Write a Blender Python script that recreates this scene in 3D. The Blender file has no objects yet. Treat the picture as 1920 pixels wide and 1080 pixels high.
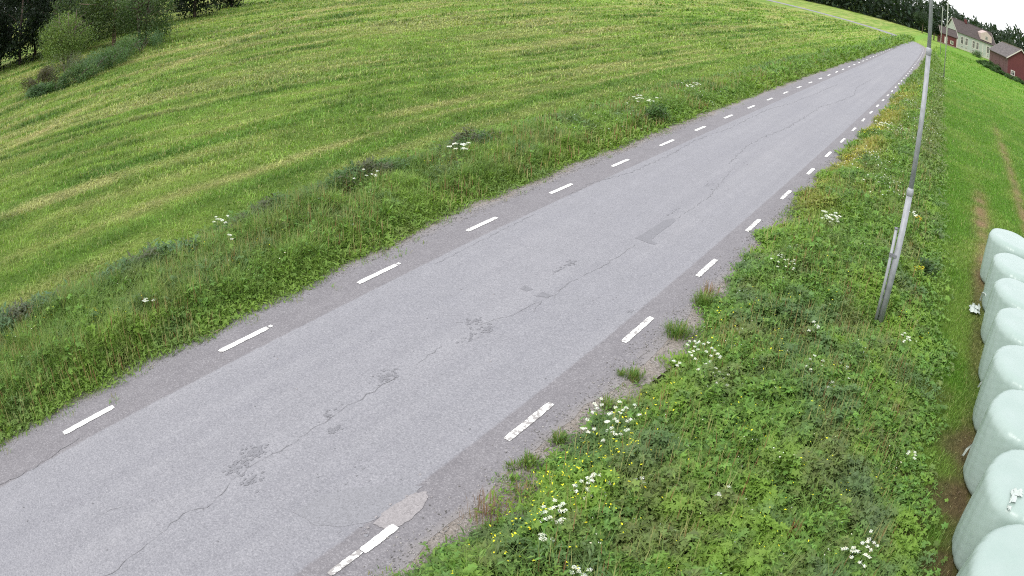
import bpy, math, random
import numpy as np
from mathutils import Matrix, Vector
random.seed(7); RNG = np.random.default_rng(11)
SC = bpy.context.scene; COL = SC.collection; R = math.radians

# ------------------------------------------------------------------ camera (wide-angle road camera on a mast)
F_PX, K3, PITCH, ROLL, HCAM, YAW = 1425.28, -0.1567, 0.4607, -0.0503, 5.6449, -0.5923
cy, sy, cp, sp = math.cos(YAW), math.sin(YAW), math.cos(PITCH), math.sin(PITCH)
_f = np.array([sy*cp, cy*cp, -sp]); _r = np.array([cy, -sy, 0.]); _d = np.cross(_f, _r)
cr, sr = math.cos(ROLL), math.sin(ROLL)
_r2 = cr*_r + sr*_d; _d2 = -sr*_r + cr*_d
CM = np.array([_r2, _d2, _f])
cd = bpy.data.cameras.new('camera'); cam = bpy.data.objects.new('camera', cd); COL.objects.link(cam)
mw = Matrix.Identity(4)
for i in range(3):
    mw[i][0] = _r2[i]; mw[i][1] = -_d2[i]; mw[i][2] = -_f[i]
mw[2][3] = HCAM
cam.matrix_world = mw
cd.clip_start = 0.05; cd.clip_end = 6000
cd.type = 'PANO'; cd.sensor_fit = 'HORIZONTAL'; cd.sensor_width = 36.0; cd.sensor_height = 20.25
cd.lens = 26.7
SC.camera = cam
SC.render.engine = 'CYCLES'
if hasattr(SC, 'cycles'): SC.cycles.use_denoising = False; SC.cycles.filter_width = 1.1
_px = np.linspace(0, 1250, 400); _th = _px / F_PX
for _ in range(60): _th = _th - (F_PX*(_th + K3*_th**3) - _px) / (F_PX*(1 + 3*K3*_th**2))
_mm = _px * 36/1920
_A = np.stack([_mm, _mm**2, _mm**3, _mm**4], 1)
_k = np.linalg.lstsq(_A, _th, rcond=None)[0]
cc = cd
cc.panorama_type = 'FISHEYE_LENS_POLYNOMIAL'
cc.fisheye_fov = R(179)
cc.fisheye_polynomial_k0 = 0.0
for i in range(4): setattr(cc, 'fisheye_polynomial_k%d' % (i+1), -float(_k[i]))

def project(P):
    """pixel position (1920 wide) of points, only used to skip building plants far outside the view"""
    c = (P - np.array([0, 0, HCAM])) @ CM.T
    rho = np.hypot(c[..., 0], c[..., 1]); th = np.arctan2(rho, c[..., 2]); th = np.minimum(th, 1.4)
    r = F_PX*(th + K3*th**3)
    return 960 + r*c[..., 0]/rho, 540 + r*c[..., 1]/rho

# ------------------------------------------------------------------ world, sun, exposure
W = bpy.data.worlds.new('World'); SC.world = W; W.use_nodes = True
nt = W.node_tree; nt.nodes.clear()
SUN_EL, SUN_AZ = R(48), R(200)
sky = nt.nodes.new('ShaderNodeTexSky'); sky.sky_type = 'NISHITA'; sky.sun_disc = False
sky.sun_elevation = SUN_EL; sky.sun_rotation = SUN_AZ; sky.air_density = 1.0; sky.dust_density = 2.0; sky.ozone_density = 1.0
bg = nt.nodes.new('ShaderNodeBackground'); bg.inputs[1].default_value = 0.13
ow = nt.nodes.new('ShaderNodeOutputWorld')
tc = nt.nodes.new('ShaderNodeTexCoord'); mp = nt.nodes.new('ShaderNodeMapping'); mp.inputs['Scale'].default_value = (1, 1, 3.5)
nz = nt.nodes.new('ShaderNodeTexNoise'); nz.inputs['Scale'].default_value = 2.2; nz.inputs['Detail'].default_value = 6
cr_ = nt.nodes.new('ShaderNodeValToRGB')
cr_.color_ramp.elements[0].position = .25; cr_.color_ramp.elements[0].color = (.55, .55, .55, 1)
cr_.color_ramp.elements[1].position = .6; cr_.color_ramp.elements[1].color = (.95, .95, .95, 1)
mx = nt.nodes.new('ShaderNodeMix'); mx.data_type = 'RGBA'; mx.inputs['B'].default_value = (7.3, 7.35, 7.6, 1)   # cloud cover
nt.links.new(tc.outputs['Generated'], mp.inputs['Vector']); nt.links.new(mp.outputs[0], nz.inputs['Vector'])
nt.links.new(nz.outputs[0], cr_.inputs[0]); nt.links.new(cr_.outputs[0], mx.inputs['Factor'])
nt.links.new(sky.outputs[0], mx.inputs['A']); nt.links.new(mx.outputs['Result'], bg.inputs[0]); nt.links.new(bg.outputs[0], ow.inputs[0])
sl = bpy.data.lights.new('sun', 'SUN'); sl.energy = 1.0; sl.angle = R(20); sl.color = (1, .97, .93)
so = bpy.data.objects.new('sun', sl); COL.objects.link(so)
sd = Vector((math.sin(SUN_AZ)*math.cos(SUN_EL), math.cos(SUN_AZ)*math.cos(SUN_EL), math.sin(SUN_EL)))
so.rotation_euler = sd.to_track_quat('Z', 'Y').to_euler()
SC.view_settings.view_transform = 'Standard'; SC.view_settings.look = 'None'
SC.view_settings.exposure = 0.80; SC.view_settings.gamma = 1

# ------------------------------------------------------------------ helpers
def tag(o, label=None, cat=None, group=None, kind=None):
    if label: o['label'] = label
    if cat: o['category'] = cat
    if group: o['group'] = group
    if kind: o['kind'] = kind
    return o
def empty(name, loc=(0, 0, 0), rz=0.):
    o = bpy.data.objects.new(name, None); o.empty_display_size = .2; COL.objects.link(o)
    o.location = loc; o.rotation_euler = (0, 0, rz); return o
def link(name, me, mat=None, parent=None):
    o = bpy.data.objects.new(name, me); COL.objects.link(o)
    if mat is not None and not me.materials:
        for m in (mat if isinstance(mat, (list, tuple)) else [mat]): me.materials.append(m)
    if parent is not None: o.parent = parent
    return o
def mesh_np(name, V, F, col=None, smooth=False, mi=None):
    """V (n,3); F (m,3) or (m,4)"""
    me = bpy.data.meshes.new(name); V = np.asarray(V, np.float32); F = np.asarray(F, np.int32)
    m, k = F.shape
    me.vertices.add(len(V)); me.vertices.foreach_set('co', V.ravel())
    me.loops.add(m*k); me.loops.foreach_set('vertex_index', F.ravel())
    me.polygons.add(m); me.polygons.foreach_set('loop_start', np.arange(m, dtype=np.int32)*k)
    if smooth: me.polygons.foreach_set('use_smooth', np.ones(m, bool))
    if mi is not None: me.polygons.foreach_set('material_index', np.asarray(mi, np.int32))
    if col is not None:
        a = me.color_attributes.new('Col', 'FLOAT_COLOR', 'POINT')
        c = np.ones((len(V), 4), np.float32); c[:, :3] = col; a.data.foreach_set('color', c.ravel())
    me.update(calc_edges=True); me.validate()
    return me
class MB:
    """plain mesh collector"""
    def __init__(s): s.v = []; s.f = []; s.m = []
    def add(s, vs, fs, mi=0):
        b = len(s.v); s.v += [tuple(v) for v in vs]; s.f += [tuple(b+i for i in f) for f in fs]; s.m += [mi]*len(fs)
    def box(s, a, b, mi=0, M=None):
        x0, y0, z0 = a; x1, y1, z1 = b
        vs = [(x0,y0,z0),(x1,y0,z0),(x1,y1,z0),(x0,y1,z0),(x0,y0,z1),(x1,y0,z1),(x1,y1,z1),(x0,y1,z1)]
        if M is not None: vs = [tuple(M @ Vector(v)) for v in vs]
        s.add(vs, [(0,3,2,1),(4,5,6,7),(0,1,5,4),(1,2,6,5),(2,3,7,6),(3,0,4,7)], mi)
    def tube(s, pts, rad, n=12, mi=0, cap=True):
        pts = [Vector(p) for p in pts]; b = len(s.v); rings = []
        for i, p in enumerate(pts):
            d = (pts[min(i+1, len(pts)-1)] - pts[max(i-1, 0)]).normalized()
            q = d.to_track_quat('Z', 'Y'); r = rad[i] if isinstance(rad, (list, tuple)) else rad
            rings.append([q @ Vector((math.cos(2*math.pi*k/n)*r, math.sin(2*math.pi*k/n)*r, 0)) + p for k in range(n)])
        vs = [v for g in rings for v in g]; fs = []
        for i in range(len(pts)-1):
            for k in range(n):
                k2 = (k+1) % n; fs.append((i*n+k, i*n+k2, (i+1)*n+k2, (i+1)*n+k))
        if cap: fs.append(tuple(range(n-1, -1, -1))); fs.append(tuple((len(pts)-1)*n+k for k in range(n)))
        s.add(vs, fs, mi)
    def build(s, name, mat, parent=None, smooth=False):
        me = bpy.data.meshes.new(name); me.from_pydata(s.v, [], s.f)
        me.polygons.foreach_set('material_index', s.m)
        if smooth: me.polygons.foreach_set('use_smooth', [True]*len(s.f))
        me.update()
        return link(name, me, mat, parent)

# value noise in numpy (plan-view variety of the vegetation)
_G = RNG.random((256, 256))
def vn(x, y, s, o=0):
    x = np.asarray(x)/s + 37.3*o; y = np.asarray(y)/s + 11.7*o
    xi = np.floor(x).astype(int); yi = np.floor(y).astype(int); fx = x-xi; fy = y-yi
    fx = fx*fx*(3-2*fx); fy = fy*fy*(3-2*fy)
    g = lambda a, b: _G[a & 255, b & 255]
    return (g(xi, yi)*(1-fx) + g(xi+1, yi)*fx)*(1-fy) + (g(xi, yi+1)*(1-fx) + g(xi+1, yi+1)*fx)*fy
def fbm(x, y, s, o=0): return .5*vn(x, y, s, o) + .3*vn(x, y, s*.45, o+1) + .2*vn(x, y, s*.2, o+2)
def sm(a, b, x): t = np.clip((x-a)/(b-a), 0, 1); return t*t*(3-2*t)
def lerp(a, b, t): return a + (b-a)*t[..., None]
def C(*c): return np.array(c, float)

# ------------------------------------------------------------------ materials
def mat(name):
    m = bpy.data.materials.new(name); m.use_nodes = True; n = m.node_tree; n.nodes.clear()
    out = n.nodes.new('ShaderNodeOutputMaterial'); b = n.nodes.new('ShaderNodeBsdfPrincipled')
    n.links.new(b.outputs[0], out.inputs[0]); return m, n, b, out
def N(n, t, **kw):
    o = n.nodes.new(t)
    for k, v in kw.items():
        if k in o.inputs: o.inputs[k].default_value = v
        else: setattr(o, k, v)
    return o
def ramp(n, src, stops):
    r = n.nodes.new('ShaderNodeValToRGB'); e = r.color_ramp.elements
    while len(e) < len(stops): e.new(.5)
    for i, (p, c) in enumerate(stops): e[i].position = p; e[i].color = tuple(c) + (1,) if not isinstance(c, (int, float)) else (c, c, c, 1)
    n.links.new(src, r.inputs[0]); return r.outputs[0]
def math_(n, op, a, b=None, clamp=False):
    o = n.nodes.new('ShaderNodeMath'); o.operation = op; o.use_clamp = clamp
    for i, v in enumerate((a, b)):
        if v is None: continue
        if isinstance(v, (int, float)): o.inputs[i].default_value = v
        else: n.links.new(v, o.inputs[i])
    return o.outputs[0]
def mixc(n, f, a, b, mode='MIX'):
    o = n.nodes.new('ShaderNodeMix'); o.data_type = 'RGBA'; o.blend_type = mode
    for k, v in (('Factor', f), ('A', a), ('B', b)):
        if isinstance(v, (int, float)): o.inputs[k].default_value = v
        elif isinstance(v, tuple): o.inputs[k].default_value = v + (1,) if len(v) == 3 else v
        else: n.links.new(v, o.inputs[k])
    return o.outputs['Result']
def noise(n, scale, detail=4, rough=.55, vec=None, stretch=None, dist=0):
    t = N(n, 'ShaderNodeTexNoise', Scale=scale, Detail=detail, Roughness=rough, Distortion=dist)
    if vec is None:
        g = n.nodes.new('ShaderNodeNewGeometry'); vec = g.outputs['Position']
    if stretch:
        m = n.nodes.new('ShaderNodeMapping'); m.inputs['Scale'].default_value = stretch; n.links.new(vec, m.inputs[0]); vec = m.outputs[0]
    n.links.new(vec, t.inputs['Vector']); return t.outputs[0]
def bump(n, b, h, strength, dist):
    o = n.nodes.new('ShaderNodeBump'); o.inputs['Strength'].default_value = strength; o.inputs['Distance'].default_value = dist
    n.links.new(h, o.inputs['Height']); n.links.new(o.outputs[0], b.inputs['Normal'])

def leaf_mat(name, trans=.3):
    m, n, b, out = mat(name)
    a = n.nodes.new('ShaderNodeAttribute'); a.attribute_name = 'Col'
    n.links.new(a.outputs['Color'], b.inputs['Base Color']); b.inputs['Roughness'].default_value = .55
    b.inputs['Specular IOR Level'].default_value = .3
    t = n.nodes.new('ShaderNodeBsdfTranslucent'); n.links.new(mixc(n, 1.0, a.outputs['Color'], (1.15, 1.3, .6), 'MULTIPLY'), t.inputs[0])
    mx = n.nodes.new('ShaderNodeMixShader'); mx.inputs[0].default_value = trans
    n.links.new(b.outputs[0], mx.inputs[1]); n.links.new(t.outputs[0], mx.inputs[2]); n.links.new(mx.outputs[0], out.inputs[0])
    return m
M_LEAF = leaf_mat('leaf'); M_PETAL = leaf_mat('petal', .15)

def flat_mat(name, c, rough=.7, var=.15, scale=6, metal=0., bumpy=0., stretch=None):
    m, n, b, out = mat(name)
    v = noise(n, scale, 5, .6, stretch=stretch)
    c = np.array(c); n.links.new(ramp(n, v, [(.3, c*(1-var)), (.7, c*(1+var))]), b.inputs['Base Color'])
    b.inputs['Roughness'].default_value = rough; b.inputs['Metallic'].default_value = metal
    if bumpy: bump(n, b, v, .5, bumpy)
    return m
M_ZINC = flat_mat('galvanised_steel', (.33, .34, .355), .55, .2, 14, .1, stretch=(1, 1, .5))
M_ZINC_OLD = flat_mat('dull_steel', (0.203, 0.207, 0.219), .6, .25, 18, .2)
M_PALE = flat_mat('pale_pole', (.30, .33, .25), .8, .15, 5)
M_BARK = flat_mat('bark', (.14, .10, .085), .9, .35, 8, bumpy=.03)
M_DRY = flat_mat('dry_stick', (.30, .24, .17), .9, .2, 20)

# asphalt: lighter worn carriageway between darker edge strips
def asphalt():
    m, n, b, out = mat('asphalt')
    at = n.nodes.new('ShaderNodeAttribute'); at.attribute_name = 'Col'      # R: worn lane, G: metres across
    sx = n.nodes.new('ShaderNodeSeparateColor'); n.links.new(at.outputs['Color'], sx.inputs[0])
    big = noise(n, .35, 4, .55, stretch=(2.2, .45, 1)); med = noise(n, 2.3, 6, .65, stretch=(1.6, .8, 1)); fine = noise(n, 42, 4, .8); wide = noise(n, 1.3, 5, .6); grit = noise(n, 22, 2, .6)
    lane = ramp(n, med, [(.25, (0.243, 0.241, 0.258)), (.75, (0.283, 0.281, 0.296))])
    lane = mixc(n, ramp(n, big, [(.35, 0.), (.7, .55)]), lane, (0.312, 0.306, 0.314))
    lane = mixc(n, ramp(n, noise(n, 1., 3, .5, stretch=(3.2, .07, 1)), [(.35, .0), (.65, .5)]), lane, (0.223, 0.220, 0.237))
    edge = ramp(n, med, [(.3, (.182, .171, .178)), (.7, (.222, .211, .218))])
    lane = mixc(n, ramp(n, wide, [(.42, 0.), (.62, .35)]), lane, (.235, .233, .246))
    # ragged border between the two
    f = math_(n, 'ADD', sx.outputs[0], math_(n, 'MULTIPLY', math_(n, 'SUBTRACT', noise(n, 5, 5, .7), .5), .35))
    c = mixc(n, ramp(n, f, [(.40, 0.), (.60, 1.)]), edge, lane)
    c = mixc(n, ramp(n, fine, [(.34, .5), (.5, 0.)]), c, (0.097, 0.097, 0.105))
    c = mixc(n, ramp(n, fine, [(.53, 0.), (.68, .48)]), c, (0.486, 0.474, 0.478))
    c = mixc(n, ramp(n, grit, [(.66, 0.), (.75, .3)]), c, (.13, .125, .125))
    # fine gravel dust toward the outer edge
    g = math_(n, 'ADD', sx.outputs[1], math_(n, 'MULTIPLY', math_(n, 'SUBTRACT', noise(n, 3.5, 6, .7), .5), .9))
    c = mixc(n, ramp(n, g, [(.6, 0.), (1., .65)]), c, (.270, .248, .232))
    n.links.new(c, b.inputs['Base Color']); b.inputs['Roughness'].default_value = .85; b.inputs['Specular IOR Level'].default_value = .35
    bump(n, b, fine, .6, .006); return m
M_ASPH = asphalt()
def patch_mat(name, c, a=.3):
    m, n, b, out = mat(name); fine = noise(n, 42, 4, .8)
    c = np.array(c); n.links.new(ramp(n, fine, [(.3, c*(1-a)), (.7, c*(1+a))]), b.inputs['Base Color']); b.inputs['Roughness'].default_value = .9
    bump(n, b, fine, .6, .006); return m
M_PATCH = patch_mat('patch_asphalt', (.205, .203, .215)); M_PATCH2 = patch_mat('new_patch', (.240, .238, .250)); M_PINK = patch_mat('bare_patch', (.295, .275, .272), .3)
M_CRACK = patch_mat('crack', (.165, .16, .165)); M_CRACKL = patch_mat('sealed_crack', (.222, .218, .226))
def paint():
    m, n, b, out = mat('road_paint'); w = noise(n, 14, 5, .7); f = noise(n, 90, 2)
    c = ramp(n, f, [(.3, (.80, .79, .74)), (.7, (.92, .91, .87))])
    oi = n.nodes.new('ShaderNodeObjectInfo')
    th = math_(n, 'ADD', w, math_(n, 'MULTIPLY', oi.outputs['Alpha'], -.16))
    c = mixc(n, ramp(n, th, [(.33, .85), (.38, 0.)]), c, (.24, .22, .21))
    n.links.new(c, b.inputs['Base Color']); b.inputs['Roughness'].default_value = .6; return m
M_PAINT = paint()
def gravel():
    m, n, b, out = mat('gravel'); v = N(n, 'ShaderNodeTexVoronoi', Scale=55.); g = n.nodes.new('ShaderNodeNewGeometry'); n.links.new(g.outputs['Position'], v.inputs['Vector'])
    sep = n.nodes.new('ShaderNodeSeparateColor'); n.links.new(v.outputs['Color'], sep.inputs[0])
    c = ramp(n, sep.outputs[0], [(0, (0.162, 0.146, 0.134)), (.5, (0.251, 0.227, 0.207)), (1, (0.381, 0.348, 0.324))])
    c = mixc(n, ramp(n, noise(n, 3, 5, .65), [(.35, 0.), (.7, .55)]), c, (.22, .18, .13))
    n.links.new(c, b.inputs['Base Color']); b.inputs['Roughness'].default_value = .95
    bump(n, b, v.outputs['Distance'], .8, .012); return m
M_GRAVEL = gravel()
def ground_mat():
    m, n, b, out = mat('grass_ground'); a = n.nodes.new('ShaderNodeAttribute'); a.attribute_name = 'Col'
    f = noise(n, 9, 6, .7, stretch=(1.3, .6, 1)); g = noise(n, 1.1, 5, .7, stretch=(1.6, .35, 1))
    c = mixc(n, 1.0, a.outputs['Color'], ramp(n, f, [(.3, (.55, .55, .55)), (.7, (1.35, 1.35, 1.3))]), 'MULTIPLY')
    c = mixc(n, 1.0, c, ramp(n, g, [(.3, (.82, .82, .8)), (.7, (1.2, 1.18, 1.1))]), 'MULTIPLY')
    n.links.new(c, b.inputs['Base Color']); b.inputs['Roughness'].default_value = .95; b.inputs['Specular IOR Level'].default_value = .1
    bump(n, b, f, 1., .06); return m
M_GROUND = ground_mat()

# ------------------------------------------------------------------ the lie of the land (plan view, metres; the road runs along +Y)
CY = np.array([-40, 0, 50, 65, 80, 100, 118, 132, 142, 149, 154, 158, 162, 170, 185, 210, 260.])
CX = np.array([-6.2, -6.22, -6.25, -6.32, -6.5, -6.75, -7.2, -7.8, -8.8, -10.6, -13.2, -17., -23., -38., -62., -100., -170.])
def centre_line():
    P = np.stack([CX, CY], 1); t = np.r_[0, np.cumsum(np.hypot(*np.diff(P, axis=0).T))]
    s = np.r_[np.arange(-40, 20, .35), np.arange(20, t[-1]-40, 1.)] + 40
    x = np.interp(s, t, P[:, 0]); y = np.interp(s, t, P[:, 1])
    k = np.exp(-np.linspace(-2, 2, 9)**2); k /= k.sum()
    xs = np.convolve(np.pad(x, 4, 'edge'), k, 'valid'); ys = np.convolve(np.pad(y, 4, 'edge'), k, 'valid')
    ys[:4] = y[:4]; ys[-4:] = y[-4:]
    return s-40, xs, ys
SL, RX, RY = centre_line()
_tx = np.gradient(RX); _ty = np.gradient(RY); _l = np.hypot(_tx, _ty); NX, NY = _ty/_l, -_tx/_l     # to the right of travel
def road_x(y): return np.interp(y, RY, RX)

def field_rows(x, y):
    """0..1 straw amount and 0..1 dark amount of the mown swathes left of the road"""
    w = .45*(fbm(x, y, 6, 3)-.5)*2 + .12*(vn(x, y, 1.1, 6)-.5)
    sl = (.03 + .024*np.clip(-x-15, -3, 10))*sm(-30, -27, x)      # rows drift towards the road further up
    x0_ = x; x = x - sl*(np.clip(y, 0, 36)-14); xx = x + w
    g = lambda c, s: np.exp(-((xx-c)/s)**2)
    patchy = sm(.30, .62, fbm(x*3, y*.45, 2.6, 5)); long_ = sm(.25, .6, vn(x*1.3, y*.12, 1.6, 12))
    A = np.exp(-(((x0_+.62*(y-10.6)+30.4)/1.17 + w)/.45)**2)*sm(4, 9, y)
    straw = .6*g(-15.3, .26)*(.1+.9*patchy) + .45*g(-16.6, .35)*sm(2, 9, y)*patchy + .45*g(-18.1, .4)*long_ + .30*g(-20.2, .25)*patchy + .45*g(-22.4, .25)*long_ + .30*g(-13.4, .5)*patchy
    straw += .45*A*(.5+.7*patchy)
    straw += .35*sm(.50, .70, vn(xx*1.0, (y+x*.3)*.10, .9, 14))*sm(-24, -27, x)
    dark = .8*g(-24.3, .35) + .5*g(-19.2, .3)*long_ + .6*g(-21.3, .3)*long_ + .4*g(-14.3, .35)*patchy + .35*g(-17.4, .25)*long_
    dark += .55*sm(.55, .75, vn(xx*1.0, (y+x*.3)*.12, .8, 17))*sm(-23, -26, x)
    dark += .45*sm(.60, .78, vn(xx, (y+x*.1)*.09, .42, 18))*sm(-15.5, -18, x); straw += .28*sm(.62, .8, vn(xx, (y+x*.1)*.08, .5, 19))*sm(-14, -17, x)
    return np.clip(straw*1.12, 0, 1), np.clip(dark*(.55+.9*vn(x, y, 1.7, 8)), 0, 1)
GREEN = C(.162, .268, .046); LIGHT = C(.270, .390, .080); STRAW = C(.46, .43, .18); DARKG = C(.072, .150, .024)
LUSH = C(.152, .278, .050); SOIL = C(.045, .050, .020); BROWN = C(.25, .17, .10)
def right_edge(y):      # where the right-hand roadside growth gives way to the mown strip
    return np.interp(y, [0, 6.5, 8.5, 11, 16, 20, 30, 47, 70, 110, 150], [1.25, 1.0, .65, .45, .2, .0, -.3, -.8, -1.1, -2.5, -5])
def left_edge(y):       # where the left-hand roadside growth gives way to the field
    return -12.6 + .9*(vn(y, y*0, 6, 4)-.5) + .9*sm(14, 30, y) + .5*sm(30, 90, y)
def ground_color(x, y):
    st, dk = field_rows(x, y)
    n1 = fbm(x, y, 3.5, 20); n2 = fbm(x, y, 14, 25)
    c = lerp(GREEN*np.ones(x.shape+(1,)), LIGHT, sm(.30, .62, .6*n1+.4*n2)*.75)
    gb = np.clip(np.exp(-((x+19.3)/.9)**2)*1.0 + np.exp(-((x+14.3)/.55)**2)*.6 + np.exp(-((x+23.6)/.8)**2)*.6 + np.exp(-((x+27.5)/1.2)**2)*.5, 0, 1)
    c = lerp(c, C(.115, .265, .032), gb*sm(.25, .6, vn(x*1.2, y*.16, 1.8, 28))*.75)
    c = lerp(c, DARKG, dk*.9); c = lerp(c, STRAW, st*.95)
    # right-hand side: bright mown strip
    rs = sm(-1.5, -.5, x - right_edge(y) + .3)
    rc = lerp(C(.130, .270, .030)*np.ones(x.shape+(1,)), C(.21, .32, .060), sm(.45, .7, fbm(x, y, 2.5, 31))*.7)
    tr = np.exp(-((x-4.05-.004*(y-30))/.30)**2)*sm(20, 25, y)*sm(58, 36, y)*.75 + np.exp(-((x-2.0)/.34)**2)*sm(15, 17.5, y)*sm(29, 24, y)
    rc = lerp(rc, BROWN*1.6, np.clip(tr*(.25+1.0*vn(x, y, .6, 33)), 0, 1))
    rc = lerp(rc, BROWN*.8, np.clip(np.exp(-((x-1.80)/.20)**2)*sm(19, 17, y)*(.25+.9*vn(x, y, .8, 34)), 0, 1))
    rc = lerp(rc, BROWN*.7, sm(.42, .7, vn(x, y, .7, 35))*sm(12, 9, y)*.75)
    c = lerp(c, np.broadcast_to(rc, c.shape), sm(0, .4, rs)*(x > -3))
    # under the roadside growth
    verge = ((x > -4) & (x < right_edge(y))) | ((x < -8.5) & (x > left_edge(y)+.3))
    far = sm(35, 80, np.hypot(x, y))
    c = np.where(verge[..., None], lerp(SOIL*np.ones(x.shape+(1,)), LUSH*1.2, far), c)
    return c

# ------------------------------------------------------------------ ground, one sheet
def ground():
    xs = np.unique(np.r_[-1600, -900, -500, -300, -200, np.arange(-140, -60, 4.), np.arange(-60, -30, .6), np.arange(-30, 8, .22), np.arange(8, 30, .8), np.arange(30, 100, 5.), 140, 200, 300, 500, 900, 1600])
    ys = np.unique(np.r_[-600, -200, -60, np.arange(-30, 0, 3.), np.arange(0, 40, .3), np.arange(40, 120, .9), np.arange(120, 260, 4.), 300, 400, 600, 1000, 1800])
    X, Y = np.meshgrid(xs, ys); Z = np.zeros_like(X)
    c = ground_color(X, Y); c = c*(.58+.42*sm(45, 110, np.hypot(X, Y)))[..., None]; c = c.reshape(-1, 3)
    nx = len(xs); i = np.arange(len(ys)-1)[:, None]*nx + np.arange(nx-1)[None]; i = i.ravel()
    F = np.stack([i, i+1, i+1+nx, i+nx], 1)
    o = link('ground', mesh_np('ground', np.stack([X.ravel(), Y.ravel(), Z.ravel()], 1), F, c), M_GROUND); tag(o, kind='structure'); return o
ground()

def strip(name, offs, z, m, cols=None, jag=0., s0=-40, parent=None):
    sel = SL >= s0; x, y, nx, ny = RX[sel], RY[sel], NX[sel], NY[sel]; n = sel.sum(); k = len(offs)
    V = np.zeros((n, k, 3)); col = np.zeros((n, k, 3))
    for j, o in enumerate(offs):
        oo = np.full(n, float(o))
        if jag and j in (0, k-1): oo = oo + jag*(fbm(y, y*0+j*7, .9, 3)-.5)*2 * (1 if y[0] < 9e9 else 0)
        V[:, j, 0] = x + nx*oo; V[:, j, 1] = y + ny*oo; V[:, j, 2] = z
        if cols is not None: col[:, j] = cols[j]
    i = (np.arange(n-1)[:, None]*k + np.arange(k-1)[None]).ravel()
    F = np.stack([i, i+1, i+1+k, i+k], 1)
    return link(name, mesh_np(name, V.reshape(-1, 3), F, col.reshape(-1, 3)), m, parent)
g = strip('gravel_shoulder', [-3.25, 0, 3.1], .006, M_GRAVEL, jag=.18); tag(g, kind='structure')
ro = strip('road', [-2.85, -2.55, -2.2, -1.93, -1.73, 0, 1.83, 2.03, 2.25, 2.42, 2.62], .009, M_ASPH,
     [(0, 1, 0), (0, .45, 0), (0, .1, 0), (0, 0, 0), (1, 0, 0), (1, 0, 0), (1, 0, 0), (0, 0, 0), (0, .1, 0), (0, .45, 0), (0, 1, 0)], jag=.26)
tag(ro, kind='structure')

# surface repairs and cracks lying in the road surface
def blob(mb, poly, z, mi, rag=.02, sub=6):
    P = []
    for i in range(len(poly)):
        a = np.array(poly[i]); b = np.array(poly[(i+1) % len(poly)])
        for t in range(sub):
            p = a + (b-a)*t/sub; P.append((p[0]+random.uniform(-rag, rag), p[1]+random.uniform(-rag, rag), z))
    mb.add(P, [tuple(range(len(P)))], mi)
def orient(poly):
    a = sum(poly[i][0]*poly[(i+1) % len(poly)][1]-poly[(i+1) % len(poly)][0]*poly[i][1] for i in range(len(poly)))
    return poly if a > 0 else poly[::-1]
def mottled(mb, c, sx, sy, n, z, mi, r=.03):
    for _ in range(n):
        x = c[0]+random.gauss(0, sx*.5); y = c[1]+random.gauss(0, sy*.5); rr = r*random.uniform(.25, .95); k = 7
        mb.add([(x+rr*math.cos(6.283*i/k)*random.uniform(.6, 1.1), y+rr*1.3*math.sin(6.283*i/k)*random.uniform(.6, 1.2), z+random.uniform(0, .0008)) for i in range(k)], [tuple(range(k))], mi)
def crack(mb, pts, z, mi, w=.008, wob=.03):
    P = []
    for a, b in zip(pts[:-1], pts[1:]):
        L = math.hypot(b[0]-a[0], b[1]-a[1]); n = max(2, int(L/.10))
        for i in range(n): t = i/n; P.append(np.array([a[0]+(b[0]-a[0])*t+random.uniform(-wob, wob), a[1]+(b[1]-a[1])*t]))
    P.append(np.array(pts[-1])); vs = []; fs = []
    for i, p in enumerate(P):
        ww = w*random.uniform(.1, .8); vs += [(p[0]-ww, p[1], z), (p[0]+ww, p[1], z)]
        if i: fs.append((2*i-2, 2*i-1, 2*i+1, 2*i))
    mb.add(vs, fs, mi)
mb = MB(); Z1, Z2, Z3 = .0120, .0150, .0180
blob(mb, orient([(-4.99,3.40),(-4.99,3.80),(-4.79,4.18),(-4.24,4.72),(-4.20,4.40),(-4.25,3.95),(-4.44,3.61),(-4.68,3.43)]), Z1, 1, .012)
blob(mb, orient([(-4.22,3.88),(-4.27,4.06),(-4.24,4.51),(-4.15,4.66),(-4.05,4.6),(-4.01,4.47),(-3.97,4.16),(-4.01,3.90)]), Z2, 2, .011, 6)
mottled(mb, (-4.12, 4.2), .14, .5, 40, Z2+.001, 2, .02); mottled(mb, (-4.6, 4.0), .5, .5, 50, Z1+.001, 1, .03)
blob(mb, orient([(-5.75,12.85),(-5.45,12.80),(-5.30,12.80),(-5.30,12.9),(-5.46,12.98),(-5.48,13.33),(-5.51,14.41),(-5.61,14.50),(-5.72,14.26),(-5.72,13.3)]), Z1, 0, .012)
blob(mb, orient([(-5.90,9.42),(-5.70,9.50),(-5.68,9.62),(-5.86,9.64)]), Z1, 0, .02)
blob(mb, orient([(-6.22,9.48),(-6.07,9.48),(-6.07,9.62),(-6.22,9.64)]), Z1, 0, .02)
for c, sx_, sy_, n in (((-6.12, 10.91), .08, .18, 26), ((-6.14, 10.5), .06, .25, 14), ((-6.13, 8.13), .10, .14, 30), ((-5.84, 8.08), .10, .14, 34),
        ((-5.86, 7.75), .10, .25, 16), ((-6.09, 6.09), .15, .22, 46), ((-6.14, 3.80), .13, .16, 60), ((-6.10, 3.45), .10, .22, 45), ((-5.75, 4.77), .07, .1, 22),
        ((-5.75, 3.40), .13, .2, 26), ((-6.05, 5.0), .08, .2, 14), ((-5.8, 14.9), .08, .5, 12), ((-5.9, 17.5), .25, .4, 12), ((-6.0, 20.5), .3, .5, 12), ((-4.4, 10.0), .04, .08, 8)):
    mottled(mb, c, sx_, sy_, n, Z1+.001, 0)
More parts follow.
